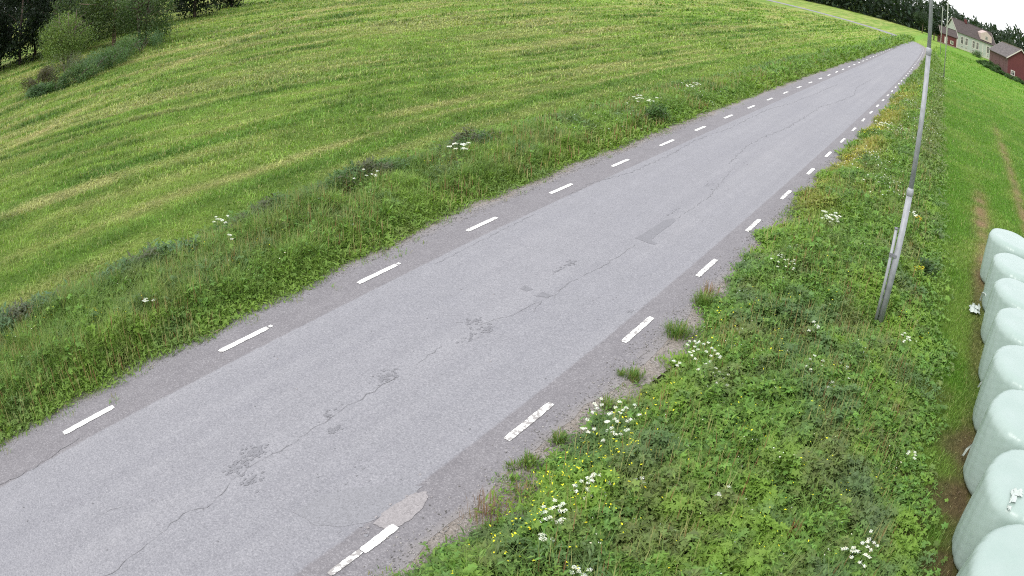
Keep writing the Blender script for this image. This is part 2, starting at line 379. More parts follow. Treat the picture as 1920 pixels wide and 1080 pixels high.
crack(mb, [(-5.68,.6),(-5.68,1.12),(-5.82,1.99),(-5.87,2.41),(-5.77,2.80),(-5.94,3.19),(-5.95,3.81),(-5.94,4.34)], Z2, 4, .007); crack(mb, [(-5.94,4.36),(-5.99,5.14),(-5.97,5.73),(-5.99,6.23)], Z2, 3, .006); crack(mb, [(-5.99,6.5),(-6.02,7.23)], Z2, 4, .006)
crack(mb, [(-5.99,8.08),(-5.81,8.67),(-5.72,9.32)], Z2, 4, .006); crack(mb, [(-5.62,9.54),(-5.71,10.11),(-5.59,11.21),(-5.60,12.52)], Z2, 4, .008)
crack(mb, [(-5.56,14.6),(-5.54,16.55),(-5.9,19.3)], Z2, 4, .008)
crack(mb, [(-6.2,20.1),(-6.46,22.46),(-6.49,23.80),(-6.22,27.31),(-6.24,32.00),(-6.27,34.04),(-6.04,35.74),(-5.67,40.81),(-6.10,44.76),(-6.0,52)], Z2, 4, .014, .06)
crack(mb, [(-8.05,14.1),(-8.15,15.19),(-7.84,16.72),(-7.78,19.35),(-7.95,21.53),(-7.73,24.52),(-7.81,29.77),(-7.51,32.41),(-7.35,36.44),(-7.2,44)], Z2, 4, .013, .05)
crack(mb, [(-8.10,.0),(-8.10,.40),(-8.07,1.05),(-8.13,1.76),(-8.15,2.03)], Z2, 3, .009)
crack(mb, [(-5.60,8.96),(-5.71,9.35)], Z2+.001, 4, .007); crack(mb, [(-6.35,7.88),(-6.2,7.98),(-5.95,7.9)], Z2, 4, .007)
crack(mb, [(-7.9,9.3),(-7.95,12.5)], Z2, 4, .006); crack(mb, [(-6.6, 1.5), (-6.5, 1.9)], Z2, 4, .006)
for _ in range(60):   # dark stones and oil spots
    mottled(mb, (random.uniform(-8, -4.4), random.uniform(.5, 22)), .01, .01, 1, Z2, 3, .013)
for _ in range(14): mottled(mb, (random.uniform(-8, -4.3), random.uniform(2, 16)), .01, .01, 1, Z2, 2, .016)
rp = mb.build('road_repair', [M_PATCH, M_PATCH2, M_PINK, M_CRACK, M_CRACKL], ro)
rp.name = 'surface_repair'

# edge line dashes, each 1 m long with 2 m gaps
def along(s, off):
    x = np.interp(s, SL, RX); y = np.interp(s, SL, RY); nx = np.interp(s, SL, NX); ny = np.interp(s, SL, NY)
    return x+nx*off, y+ny*off
def dash(s0, s1, off, w, wear=0.):
    mb = MB(); n = 12; vs = []; fs = []
    for i in range(n+1):
        s = s0+(s1-s0)*i/n; t = min(i, n-i)/n; ww = w*(1 if t > .05 else .8)
        a = along(s, off-ww/2+random.uniform(-.004, .004)); b = along(s, off+ww/2+random.uniform(-.004, .004)); vs += [(a[0], a[1], .0180), (b[0], b[1], .0180)]
        if i: fs.append((2*i-2, 2*i-1, 2*i+1, 2*i))
    mb.add(vs, fs); o = mb.build('edge_line_dash', M_PAINT, ro); o.color = (1, 1, 1, wear); return o
yo = float(np.interp(0, RY, SL))
for i in range(-1, 52):
    s = 2.37+3*i+yo; w = .105
    dash(s-.5, s+.47, -2.20, w, random.choice([.2, .45, .7]))
    if i in (1, 2): dash(s+.50, s+.56, -2.20, .07, 0)
for i in range(-1, 52):
    s = 3.51+3*i+yo
    if i == 0:
        dash(s-.02, s+.5, 2.20, .105, .3); dash(s-.5, s-.03, 2.185, .075, 1.0)
    else: dash(s-.5, s+.5, 2.21, .105, random.choice([.4, .7, .9]))
# ------------------------------------------------------------------ plant builders (numpy)
def clump_color(base, n, v=.28):
    k = RNG.uniform(1-v, 1+v, (n, 1)); h = RNG.uniform(-.12, .12, (n, 1))
    c = base*k; c = c*np.concatenate([1+h, np.ones((n, 1)), 1-h], 1); return np.clip(c, 0, 1)
def blades(P, H, Wd, lean, col, az=None):
    """grass blades: 5 vertices, 3 triangles each. P (n,3) roots"""
    n = len(P); az = RNG.uniform(0, 2*np.pi, n) if az is None else az
    d = np.stack([np.cos(az), np.sin(az), np.zeros(n)], 1); q = np.stack([-np.sin(az), np.cos(az), np.zeros(n)], 1)
    up = np.array([0, 0, 1.]); H = H[:, None]; Wd = Wd[:, None]; L = lean[:, None]
    c1 = P + up*H*.6 + d*H*L*.3; tip = P + up*H*np.clip(1-.25*L**2, .15, 1) + d*H*L
    V = np.stack([P-q*Wd*.5, P+q*Wd*.5, c1+q*Wd*.45, c1-q*Wd*.45, tip], 1)
    F = np.array([[0, 1, 2], [0, 2, 3], [3, 2, 4]])[None] + (np.arange(n)*5)[:, None, None]
    return V.reshape(-1, 3), F.reshape(-1, 3), np.repeat(col, 5, 0)
def _tmpl(kind):
    if kind == 'oval': return np.array([[0,0,0],[-.5,.9,.10],[0,.9,-.02],[.5,.9,.10],[0,2,-.18]])*.5, [[0,2,1],[0,3,2],[1,2,4],[2,3,4]]
    if kind == 'lance': return np.array([[0,0,0],[-.13,.45,.03],[.13,.45,.03],[0,1,-.12]]), [[0,2,1],[1,2,3]]
    v = [[0, 0, 0]]; f = []
    for a in (-1.9, -.95, 0, .95, 1.9):
        L = .62 if abs(a) < 1.5 else .48; b = len(v); s, c = math.sin(a), math.cos(a)
        for t, w in ((.5, -.17), (1, 0), (.5, .17)):
            x, y = w*1.1, L*t*1.0; v.append([x*c+y*s, -x*s+y*c, .05-.16*t*t])
        f += [[0, b+2, b], [b, b+2, b+1]]
    return np.array(v), f
TM = {k: _tmpl(k) for k in ('oval', 'lance', 'palm')}
def leaves(kind, P, S, tilt, col, az=None):
    v, f = TM[kind]; n = len(P); az = RNG.uniform(0, 2*np.pi, n) if az is None else az
    roll = RNG.normal(0, .35, n); ca, sa, ct, st, cr_, sr_ = np.cos(az), np.sin(az), np.cos(tilt), np.sin(tilt), np.cos(roll), np.sin(roll)
    Z = np.zeros(n); O = np.ones(n)
    Rz = np.array([[ca, -sa, Z], [sa, ca, Z], [Z, Z, O]]).transpose(2, 0, 1); Rx = np.array([[O, Z, Z], [Z, ct, -st], [Z, st, ct]]).transpose(2, 0, 1)
    Ry = np.array([[cr_, Z, sr_], [Z, O, Z], [-sr_, Z, cr_]]).transpose(2, 0, 1)
    V = np.einsum('nij,kj->nki', Rz @ Rx @ Ry, v)*S[:, None, None] + P[:, None]
    F = np.array(f)[None] + (np.arange(n)*len(v))[:, None, None]
    return V.reshape(-1, 3), F.reshape(-1, 3), np.repeat(col, len(v), 0)
def join(parts):
    V = []; F = []; Cc = []; b = 0
    for v, f, c in parts:
        if len(v) == 0: continue
        V.append(v); F.append(f+b); Cc.append(c); b += len(v)
    return np.concatenate(V), np.concatenate(F), np.concatenate(Cc)
def plant_obj(name, parts, parent=None, m=None, loc=None):
    V, F, c = join(parts)
    if loc is not None: V = V - np.array(loc)
    return link(name, mesh_np(name, V, F, c), m or M_LEAF, parent)
def region(n, x0, x1, y0, y1, margin=60, z=.2):
    """random points in a box, kept when within (or near) the view"""
    x = RNG.uniform(x0, x1, n); y = RNG.uniform(y0, y1, n)
    u, v = project(np.stack([x, y, np.full(n, z)], 1))
    k = (u > -margin*2) & (u < 1920+margin*2.5) & (v > -60) & (v < 1080+margin*2)
    return x[k], y[k]

# ---- right-hand roadside growth
def canopy(x, y, left):
    e = (x - (-3.30 + .10*sm(9, 14, y)*-2.5 + .25*(vn(y, y*0, .8, 41)-.5)*2 + .12*(vn(x, y, .25, 40)-.5)*2)) if not left else ((-8.98 - .25*sm(5, 14, y) + .3*(vn(y, y*0, .7, 42)-.5)) - x)
    far = np.where(left, x - left_edge(y), right_edge(y) - x)
    h = (.07 + .36*sm(0, 1.0, e))*(.55+.8*fbm(x, y, 1.1, 44))*(.30+.70*sm(-.4, 1.2, far))
    h = h*(.62+.75*vn(x, y, .17, 48))
    if left: h = h*(.85 + .40*np.exp(-((x+11.9)/.45)**2)*sm(.35, .6, vn(x, y, 1.8, 46)))
    h = h*(1-.75*np.exp(-(((x+.45)/.45)**2+((y-12.1)/.7)**2))*(not left))
    return h, e, far
def patch_cols(x, y, base):
    """purplish, yellowish and blue-green herb patches"""
    c = base.copy()
    c = lerp(c, C(.20, .165, .095), np.clip(sm(.56, .74, fbm(x, y, .7, 51))*.42, 0, 1))
    c = lerp(c, C(.22, .36, .05), np.clip(sm(.52, .72, fbm(x, y, .9, 53))*.8, 0, 1))
    c = lerp(c, C(.115, .19, .085), np.clip(sm(.56, .74, fbm(x, y, 1.0, 55))*.7, 0, 1))
    return c
def verge(left):
    parts = []
    X0, X1 = (-13.4, -8.7) if left else (-3.6, 1.9)
    specs = [  # y0, y1, palm/m2, oval/m2, lance/m2, blade/m2, size factor
        (2.2, 8, 1150, 800, 800, 700, .85), (8, 14, 800, 800, 700, 700, .95), (14, 24, 260, 480, 450, 560, 1.25), (24, 45, 30, 220, 330, 300, 1.8), (45, 85, 0, 90, 120, 150, 3.0), (85, 150, 0, 25, 30, 55, 6.0)]
    if left: specs = [(-1, 8, 220, 330, 420, 3000, 1.0), (8, 18, 130, 300, 330, 2200, 1.15), (18, 34, 40, 220, 220, 900, 1.6), (34, 60, 0, 90, 150, 300, 2.6), (60, 100, 0, 30, 60, 130, 5), (100, 160, 0, 10, 15, 40, 9)]
    for y0, y1, dp, do_, dl, db, sf in specs:
        A = (X1-X0+4)*(y1-y0)
        for kind, d in (('palm', dp), ('oval', do_), ('lance', dl), ('blade', db)):
            if not d: continue
            x, y = region(int(A*d), X0-2, X1+2, y0, y1)
            h, e, far = canopy(x, y, left)
            # looser growth at both borders
            k = (e > RNG.uniform(-.12, .18, len(x))) & (far + .9*(fbm(x, y, 1.5, 47)-.5) > RNG.uniform(-.8, .7, len(x)))
            if kind == 'palm': k &= (vn(x, y, .8, 61) > .32) & (e > .03)
            if kind == 'oval': k &= vn(x, y, .7, 63) > .25
            x, y, h, e = x[k], y[k], h[k], e[k]; n = len(x)
            col = clump_color(LUSH, n, .42); col = patch_cols(x, y, col)
            if kind == 'blade': col = lerp(col, C(.27, .35, .10), RNG.random(n)*(.95 if left else .7))
            if not left:   # yellowing grass beside the far stretch of asphalt
                yg = np.exp(-((x+3.0)/.75)**2)*sm(15, 20, y)*sm(60, 45, y)*sm(.25, .55, vn(x, y, .9, 66))
                col = lerp(col, C(.44, .37, .09), np.clip(yg*.95*RNG.uniform(.3, 1.2, n), 0, .8)); col = lerp(col, C(.20, .22, .09), sm(-1.4, -.5, x)*sm(22, 32, y)*.55)
                col = lerp(col, C(.16, .22, .06), sm(45, 75, y)*.5)
            else:
                sh = np.exp(-((x+11.9)/.45)**2)*sm(.35, .6, vn(x, y, 1.8, 46)); col = lerp(col, C(.09, .15, .06), np.clip(sh*.5, 0, 1))
                nearroad = sm(.9, .1, e); col = lerp(col, C(.20, .30, .05), nearroad*.55)
            u = RNG.random(n)
            if kind == 'blade':
                P = np.stack([x, y, np.zeros(n)], 1)
                parts.append(blades(P, h*RNG.uniform(.7, 1.6, n), (.006+.004*RNG.random(n))*sf, RNG.uniform(.1, .9, n), col))
            else:
                P = np.stack([x, y, h*(1-.75*u*u)], 1)
                S = {'palm': .105, 'oval': .060, 'lance': .105}[kind]*sf*RNG.uniform(.6, 1.35, n)
                tl = RNG.normal(.1, .40, n) if kind != 'lance' else RNG.uniform(-.3, 1.1, n)
                parts.append(leaves(kind, P, S, tl, col))
    # small sprouts creeping out into the gravel
    x, y = region(9000, *((-9.6, -8.4) if left else (-3.75, -3.0)), 0, 30); h, e, far = canopy(x, y, left)
    k = (e > -.5) & (e < .05) & (vn(x, y, .35, 68) > .56+.5*(-e)) ; x, y = x[k], y[k]; n = len(x)
    c = lerp(clump_color(LUSH*1.05, n, .35), C(.30, .25, .12), (RNG.random(n) < .3)*.8)
    parts.append(blades(np.stack([x, y, np.full(n, .01)], 1), RNG.uniform(.03, .09, n), np.full(n, .009), RNG.uniform(.2, 1.3, n), c))
    # seeding grass and sorrel stems
    for (y0, y1, d, sf) in ((-1, 14, 85 if left else 60, 1), (14, 40, 44 if left else 26, 1.8), (40, 90, 6, 3.5)):
        x, y = region(int((X1-X0)*(y1-y0)*d), X0, X1, y0, y1); h, e, far = canopy(x, y, left)
        k = (e > .1) & (far > 0) & (vn(x, y, 1.3, 71) > (.40 if left else .48)); x, y, h = x[k], y[k], h[k]; n = len(x)
        c = lerp(C(.40, .38, .17)*np.ones((n, 1)), C(.30, .16, .09), (RNG.random(n) < .35)*1.)
        parts.append(blades(np.stack([x, y, h*.4], 1), h*.6+RNG.uniform(.12, .32, n), np.full(n, .009*sf), RNG.uniform(.02, .25, n), c))
    return parts
o = plant_obj('roadside_plants', verge(False)); o.name = 'roadside_plants'
tag(o, 'lush roadside growth of leafy herbs and grass between the asphalt and the pole', 'roadside plants', kind='stuff')
o = plant_obj('roadside_plants', verge(True))
tag(o, 'tall grass and herbs along the far side of the road by the mown field', 'roadside plants', kind='stuff')

# ---- mown field on the left, blade by blade
def field():
    parts = []
    for (d0, d1, dens, hh, ww) in ((8, 19, 520, .075, .013), (19, 30, 260, .09, .021), (30, 48, 95, .11, .036), (48, 80, 30, .14, .07), (80, 150, 7, .18, .15)):
        x0, x1, y0, y1 = -min(d1, 75), -10.6, 0, d1
        x, y = region(int((x1-x0)*(y1-y0)*dens), x0, x1, y0, y1)
        d = np.hypot(x, y); k = (d >= d0) & (d < d1) & (x < left_edge(y)+RNG.uniform(-.2, 1.0, len(x))) ; x, y = x[k], y[k]; n = len(x)
        st, dk = field_rows(x, y); c = ground_color(np.minimum(x, left_edge(y)-.1), y)*RNG.uniform(.6, 1.45, (n, 1))*(.72+.56*vn(x, y, .38, 83))[:, None]
        c = lerp(c, STRAW*1.05, (RNG.random(n) < .07+.22*st)*.75)
        h = hh*RNG.uniform(.4, 1.25, n)*(1-.55*st)*(1+1.0*dk)*(.15+1.7*fbm(x, y, .55, 81))
        lay = RNG.uniform(.3, 1.3, n) + st*1.2
        parts.append(blades(np.stack([x, y, np.zeros(n)], 1), h*(1+.6*st), np.full(n, ww)*RNG.uniform(.6, 1.3, n), lay, c))
    return parts
o = plant_obj('meadow_grass', field()); tag(o, 'mown meadow grass in long straw-streaked rows left of the road', 'grass', kind='stuff')
def lawn():
    parts = []
    for (y0, y1, dens, hh, ww) in ((5, 16, 1000, .07, .008), (16, 30, 420, .08, .014), (30, 60, 110, .10, .028), (60, 110, 22, .13, .06), (110, 170, 6, .2, .13)):
        x, y = region(int((12-(-4))*(y1-y0)*dens), -4, 12 if y1 < 50 else 24, y0, y1)
        k = (x > right_edge(y)-RNG.uniform(0, .8, len(x))) & ((x < 3.4) | (y > 12)); x, y = x[k], y[k]; n = len(x)
        xx = np.maximum(x, right_edge(y)+.25); c = ground_color(xx, y)
        br = (c[:, 0] > c[:, 1]*.95)
        k = ~br | (RNG.random(n) < .45); x, y, c, br = x[k], y[k], c[k], br[k]; n = len(x)
        c = c*RNG.uniform(.7, 1.35, (n, 1)); c = lerp(c, STRAW, (RNG.random(n) < .05)*.7)
        h = hh*RNG.uniform(.5, 1.4, n)*(.6+.8*fbm(x, y, .8, 85))*np.where(br, .5, 1.)
        parts.append(blades(np.stack([x, y, np.zeros(n)], 1), h, np.full(n, ww), RNG.uniform(.3, 1.1, n)+br*.8, c))
    return parts
o = plant_obj('mown_grass', lawn()); tag(o, 'short bright green grass strip beside the wrapped bales', 'grass', kind='stuff')

# ---- buttercups and other tiny yellow and white flowers
def small_flowers():
    parts = []
    def put(cx, cy_, r, n, c, left, dz=.10, s=.030):
        x = RNG.normal(cx, r, n); y = RNG.normal(cy_, r*1.6, n); h, e, far = canopy(x, y, left); k = (e > .02); x, y, h = x[k], y[k], h[k]; n = len(x)
        parts.append(leaves('oval', np.stack([x, y, h+RNG.uniform(0, dz, n)], 1), np.full(n, s)*RNG.uniform(.7, 1.4, n), RNG.normal(0, .3, n), clump_color(c, n, .1)))
    Y = C(.90, .84, .03); Wt = C(.75, .76, .66)
    for cx, cy_, r, n in ((-2.9, 6.1, .28, 90), (-2.5, 5.4, .35, 70), (-3.0, 5.0, .25, 40), (-2.7, 7.2, .25, 40), (-2.9, 4.3, .2, 30), (-1.2, 8.6, .3, 22), (-.7, 7.4, .4, 22), (-2.3, 9.5, .4, 30), (-3.0, 10.6, .3, 24), (-.4, 6.2, .5, 14), (-1.6, 13, .8, 34)):
        put(cx, cy_, r, n, Y, False)
    for cx, cy_, r, n in ((-1.5, 6, .8, 60), (-2.4, 9, .5, 60), (-2.8, 13.5, .3, 60), (-2.2, 17, .5, 60), (-.6, 10, .6, 50)): put(cx, cy_, r, n, Wt, False, s=.018)
    for cx, cy_, r, n, c in ((-2.5, 24, .6, 260, Wt), (-1.6, 21, .5, 120, Wt), (-2.3, 31, .7, 380, Wt), (-2.3, 42, .8, 420, Wt), (-2.3, 56, .9, 380, Wt), (-1.2, 36, .5, 120, Wt), (-1.6, 75, .9, 300, Wt), (-3.1, 24, .3, 90, Y), (-3.2, 30, .3, 90, Y), (-3.3, 38, .4, 120, Y), (-2.9, 55, .6, 120, Y)): put(cx, cy_, r, n, c, False, .12, .04+.0007*cy_)
    for cx, cy_, r, n, c in ((-10.3, 6.8, .3, 26, Y), (-10.4, 3.6, .1, 14, Y), (-11.2, 14, .5, 40, Y), (-10.6, 28, .8, 140, Wt), (-10.7, 23, .6, 90, Wt), (-10.2, 36, .9, 140, Wt), (-10.3, 19, .6, 40, Wt)): put(cx, cy_, r, n, c, True, .1, .022 if cy_ < 15 else .045)
    for _ in range(26): put(RNG.uniform(-3, .6), RNG.uniform(4, 15), .10, 7, Y if _ % 2 else Wt, False, s=.026)
    for _ in range(18): put(RNG.uniform(-11.5, -9.6), RNG.uniform(1, 16), .10, 6, Y if _ % 2 else Wt, True, s=.028)
    return parts
o = plant_obj('small_flowers', small_flowers(), m=M_PETAL); tag(o, 'tiny yellow buttercups and white blossoms sprinkled through the roadside herbs', 'wildflowers', kind='stuff')

# ---- cow parsley: each clump is a plant with stems, leaves and flat white heads
def parsley(x, y, h, spread, heads, label, cat='cow parsley', col=(.86, .87, .78), hs=.05, left=False, group='white umbels in the roadside growth'):
    t = empty('cow_parsley', (x, y, 0)); tag(t, label, cat, group)
    pos = []; st = []
    for i in range(heads):
        a = random.uniform(0, 6.283); r = spread*math.sqrt(random.random()); p = (r*math.cos(a), r*math.sin(a)*1.25, h*random.uniform(.9, 1.12)); pos.append(p); st.append(p)
    mb = MB()
    for p in st: mb.tube([(p[0]*.35, p[1]*.35, 0), (p[0]*.7, p[1]*.7, h*.55), (p[0], p[1], p[2]-.02)], [.005, .004, .003], 5)
    mb.build('stem', M_STEM, t)
    n = 26; P = np.stack([np.clip(RNG.normal(0, spread*.6, n), -spread*.7, spread), np.clip(RNG.normal(0, spread*.8, n), -spread, spread), RNG.uniform(.3, .75, n)*h], 1)
    plant_obj('foliage', [leaves('palm', P, RNG.uniform(.08, .14, n), RNG.normal(.1, .4, n), clump_color(LUSH*1.05, n))], t)
    for p in pos:
        k = 46; rr = hs*np.sqrt(RNG.random(k)); aa = RNG.uniform(0, 6.283, k)
        Q = np.stack([p[0]+rr*np.cos(aa), p[1]+rr*np.sin(aa), p[2]+.012-rr**2*3+RNG.uniform(-.004, .004, k)], 1)
        plant_obj('flower_head', [leaves('oval', Q, np.full(k, hs*.62)*RNG.uniform(.7, 1.2, k), RNG.normal(0, .3, k), clump_color(C(*col), k, .18))], t, M_PETAL)
    return t
M_STEM = flat_mat('green_stem', (.10, .17, .04), .7)
RP = [  # x, y, height, spread, heads, label
 (-2.69, 8.66, .5, .28, 17, 'large white-flowered cow parsley clump at the gravel edge beside the third dash from the bottom'),
 (-2.28, 8.30, .45, .16, 8, 'white cow parsley just right of the large flowering clump'),
 (-3.02, 6.77, .40, .30, 20, 'broad pale cow parsley spreading over the gravel edge'),
 (-2.56, 5.48, .45, .14, 9, 'white umbel clump above the nearest yellow buttercups'),
 (-2.66, 4.93, .42, .13, 11, 'dense rounded white umbel clump close to the reddish sorrel tuft'),
 (-2.55, 4.60, .35, .06, 4, 'small lone white flower head below the dense rounded clump'),
 (-.92, 9.43, .5, .32, 14, 'white umbels in mid verge below the foot of the pole'),
 (.50, 6.10, .5, .18, 12, 'wide white umbel clump at the bottom of the verge near the bales'),
 (-1.38, 7.42, .42, .07, 5, 'sparse white umbels in the middle of the near verge'),
 (-1.44, 10.7, .5, .11, 7, 'white umbels left of the pole foot'),
 (-2.20, 5.89, .4, .06, 4, 'small white umbel among broad green leaves near the buttercups'),
 (-1.31, 6.25, .42, .07, 5, 'few white umbels low in the near verge'),
 (.17, 11.4, .5, .09, 5, 'white umbels just right of the pole foot'),
 (.78, 8.30, .4, .06, 3, 'pair of tiny white heads near the brown trodden grass'),
 (-2.0, 4.34, .4, .07, 5, 'white umbels at the bottom edge of the photo'),
 (-2.60, 12.9, .5, .22, 9, 'loose white umbels by the gravel where the verge narrows'),
 (-2.39, 16.5, .5, .25, 10, 'white umbels along the road edge beyond the gravel'),
 (-1.94, 21.4, .5, .35, 10, 'distant white umbels left of the pole'),
 (-.50, 19.0, .5, .20, 5, 'white umbels close behind the pole joint'),
 (-2.6, 31.8, .5, .5, 12, 'farthest white umbel patch beside the road edge'),
]
for x, y, h, s, n, l in RP: parsley(x, y, h*.85, s*1.25, int(n*1.8), l, hs=.023 if y < 15 else (.045 if y < 25 else .07))
LP = [(-11.66, 7.19, .62, .16, 8, 'white umbels at the near end of the dark thicket across the road'),
 (-10.98, 7.0, .5, .10, 4, 'few white umbels in grass between thicket and road'),
 (-10.9, 13.7, .75, .35, 12, 'tall white umbels above the second dark thicket across the road'),
 (-11.17, 10.8, .6, .3, 7, 'scattered white umbels inside the dark thicket across the road'),
 (-10.60, 23.4, .6, .5, 12, 'white umbel patch farther along the field side of the road'),
 (-10.6, 28.0, .6, .5, 12, 'most distant white umbel patch on the field side'),
 (-10.04, 4.59, .45, .12, 4, 'few white umbels in the long grass at lower left')]
for x, y, h, s, n, l in LP: parsley(x, y, h, s, n, l, hs=.032 if y < 12 else .05)
# yellow blooms standing alone
for x, y, h, s, n, l in ((-.24, 18.9, .4, .10, 4, 'orange yellow flowers beside the joint of the pole'), (.14, 15.3, .3, .16, 6, 'yellow flowers right of the pole foot'), (-10.63, 3.65, .4, .05, 3, 'single bright yellow flower in grass at the left')):
    t = parsley(x, y, h, s, n, l, 'yellow flower', (.75, .5 if y > 18 else .66, .03), .035, group=None); t.name = 'yellow_flower'
    for k in ('group',):
        if k in t: del t[k]

# ---- grass tufts rooted in the gravel
def tuft(x, y, h, r, n, label, c=(.15, .25, .055), name='grass_tuft', cat='grass tuft', w=.010, lean=.9, z=.012):
    P = np.stack([np.clip(RNG.normal(0, r*.38, n), -r*.65, r*.65), np.clip(RNG.normal(0, r*.42, n), -r*.75, r*.75), np.full(n, z)], 1); h = h*.85
    o = plant_obj(name, [blades(P, RNG.uniform(.5, 1.1, n)*h, np.full(n, w), RNG.uniform(.1, lean, n), lerp(clump_color(C(*c), n, .3), C(.30, .27, .12), (RNG.random(n) < .2)*.8), np.arctan2(P[:, 1], P[:, 0])+RNG.normal(0, .5, n))])
    o.location = (x, y, 0); return tag(o, label, cat, 'tufts growing in the gravel edge')
for a in ((-3.42, 8.22, .16, .16, 190, 'green grass tuft in gravel beside the third dash from the bottom'),
          (-3.62, 8.20, .10, .10, 70, 'tiny grass tuft at the asphalt edge left of a larger tuft'),
          (-3.50, 6.38, .14, .13, 150, 'round green tuft alone on gravel next to the second dash'),
          (-3.53, 5.78, .14, .16, 170, 'wide green tuft between the reddish sorrel and the lone round tuft'),
          (-3.66, 5.62, .10, .12, 60, 'faint grey-green tuft at the asphalt edge'),
          (-3.50, 5.42, .12, .08, 40, 'thin upright tuft above the reddish sorrel'),
          (-3.44, 9.75, .24, .26, 300, 'large bushy tuft leaning over the road edge'),
          (-3.38, 7.35, .20, .12, 90, 'tall narrow tuft beside pale cow parsley'),
          (-3.5, 11.0, .30, .18, 220, 'grass tuft with reddish tips beside the fourth dash')):
    tuft(*a)
tuft(-3.40, 4.78, .30, .30, 120, 'reddish brown sorrel stems by the gravel near the bottom', (.30, .18, .13), 'sorrel_tuft', 'sorrel', .007, .3)
tuft(-3.55, 11.35, .35, .22, 90, 'reddish dry stems behind the grass tuft beside the fourth dash', (.28, .16, .10), 'sorrel_tuft', 'sorrel', .008, .3)
tuft(-3.25, 5.25, .22, .20, 60, 'sprawling tan dry stalks on the gravel', (.30, .20, .11), 'dry_stalk_tuft', 'dry stalks', .007, .9)
tuft(-.34, 6.07, .60, .08, 60, 'upright rust-brown dock stem in the near verge', (.22, .10, .05), 'dock_plant', 'dock', .014, .15)

# dandelion clock
t = empty('dandelion_clock', (-2.43, 5.62, 0)); tag(t, 'white dandelion seed head on a thin stem in the near verge', 'dandelion')
mb = MB(); mb.tube([(0, 0, 0), (.01, 0, .38)], .003, 5); mb.build('stem', M_STEM, t)
k = 120; dv = RNG.normal(0, 1, (k, 3)); dv /= np.linalg.norm(dv, axis=1)[:, None]
plant_obj('seed_head', [leaves('oval', dv*.022+np.array([.01, 0, .40]), np.full(k, .012), RNG.normal(0, 1, k), np.full((k, 3), .68))], t, M_PETAL)

# ---- dark herb thickets in the left-hand growth
def thicket(x, y, rx, ry, h, n, label, c=(.095, .175, .055)):
    u = RNG.normal(0, .42, (n, 2)); rr = np.clip(1-(u**2).sum(1), .05, 1); w = RNG.random(n)
    P = np.stack([u[:, 0]*rx, u[:, 1]*ry, h*rr*(1-.6*w*w)*RNG.uniform(.6, 1.25, n)*(.6+.8*vn(u[:, 0]*rx+x, u[:, 1]*ry+y, .35, 92))], 1)
    col = clump_color(C(*c), n, .35); pk = (vn(P[:, 0]+x, P[:, 1]+y, .5, 90) > .62); col = lerp(col, C(.12, .09, .07), pk*.6)
    o = plant_obj('herb_thicket', [leaves('oval', P, RNG.uniform(.05, .10, n), RNG.normal(.15, .5, n), col), leaves('lance', P[::2], RNG.uniform(.12, .2, len(P[::2])), RNG.uniform(-.2, 1, len(P[::2])), col[::2])])
    o.location = (x, y, 0); return tag(o, label, 'thicket')
thicket(-11.9, 11.4, .85, 2.4, .50, 4200, 'long dark green thicket in the middle of the far verge')
thicket(-12.0, 8.7, .65, 1.5, .42, 2000, 'smaller dark thicket left of the long one across the road')
thicket(-11.7, 15.0, .75, 2.2, .50, 2600, 'dark thicket under tall white umbels across the road', (.09, .165, .06))
thicket(-11.9, 5.6, .7, 1.8, .36, 1500, 'low grey-green thicket in the near part of the far verge', (.11, .19, .08))
thicket(-12.0, 2.4, .8, 1.8, .38, 2000, 'bluish green thicket at the left edge of the photo', (.11, .19, .09))
thicket(-9.9, 22.8, .5, .9, .6, 900, 'bushy green herbs close to the asphalt farther up the road', (.085, .16, .04))
thicket(.25, 16.0, .4, .6, .25, 600, 'dark low herbs between the pole and the bales', (.065, .12, .04))

# ---- loose stones and grit along both edges of the asphalt
def stones():
    n = 9000; y = RNG.uniform(.5, 26, n)**1.0; left = RNG.random(n) < .45
    off = np.where(left, -RNG.normal(2.78, .10, n), RNG.normal(2.62, .14, n)); x = np.interp(y, RY, RX) + off
    s = RNG.uniform(.004, .013, n)*(1+y*.03); o8 = np.array([[1,0,0],[0,1,0],[-1,0,0],[0,-1,0],[0,0,.7],[0,0,-.7]])
    f = np.array([[0,1,4],[1,2,4],[2,3,4],[3,0,4],[1,0,5],[2,1,5],[3,2,5],[0,3,5]])
    V = o8[None]*s[:, None, None]*RNG.uniform(.6, 1.3, (n, 6, 1)) + np.stack([x, y, np.full(n, .014)], 1)[:, None]
    F = f[None] + (np.arange(n)*6)[:, None, None]; g = RNG.uniform(.13, .42, (n, 1))*np.array([[1, .95, .9]])
    return mesh_np('roadside_grit', V.reshape(-1, 3), F.reshape(-1, 3), np.repeat(g, 6, 0))
def grit_mat():
    m, n, b_, out = mat('loose_grit'); at = n.nodes.new('ShaderNodeAttribute'); at.attribute_name = 'Col'; n.links.new(at.outputs['Color'], b_.inputs['Base Color']); b_.inputs['Roughness'].default_value = .9; return m
o = link('roadside_grit', stones(), grit_mat()); tag(o, 'loose grit and small stones scattered along the asphalt edges', 'grit', kind='stuff')
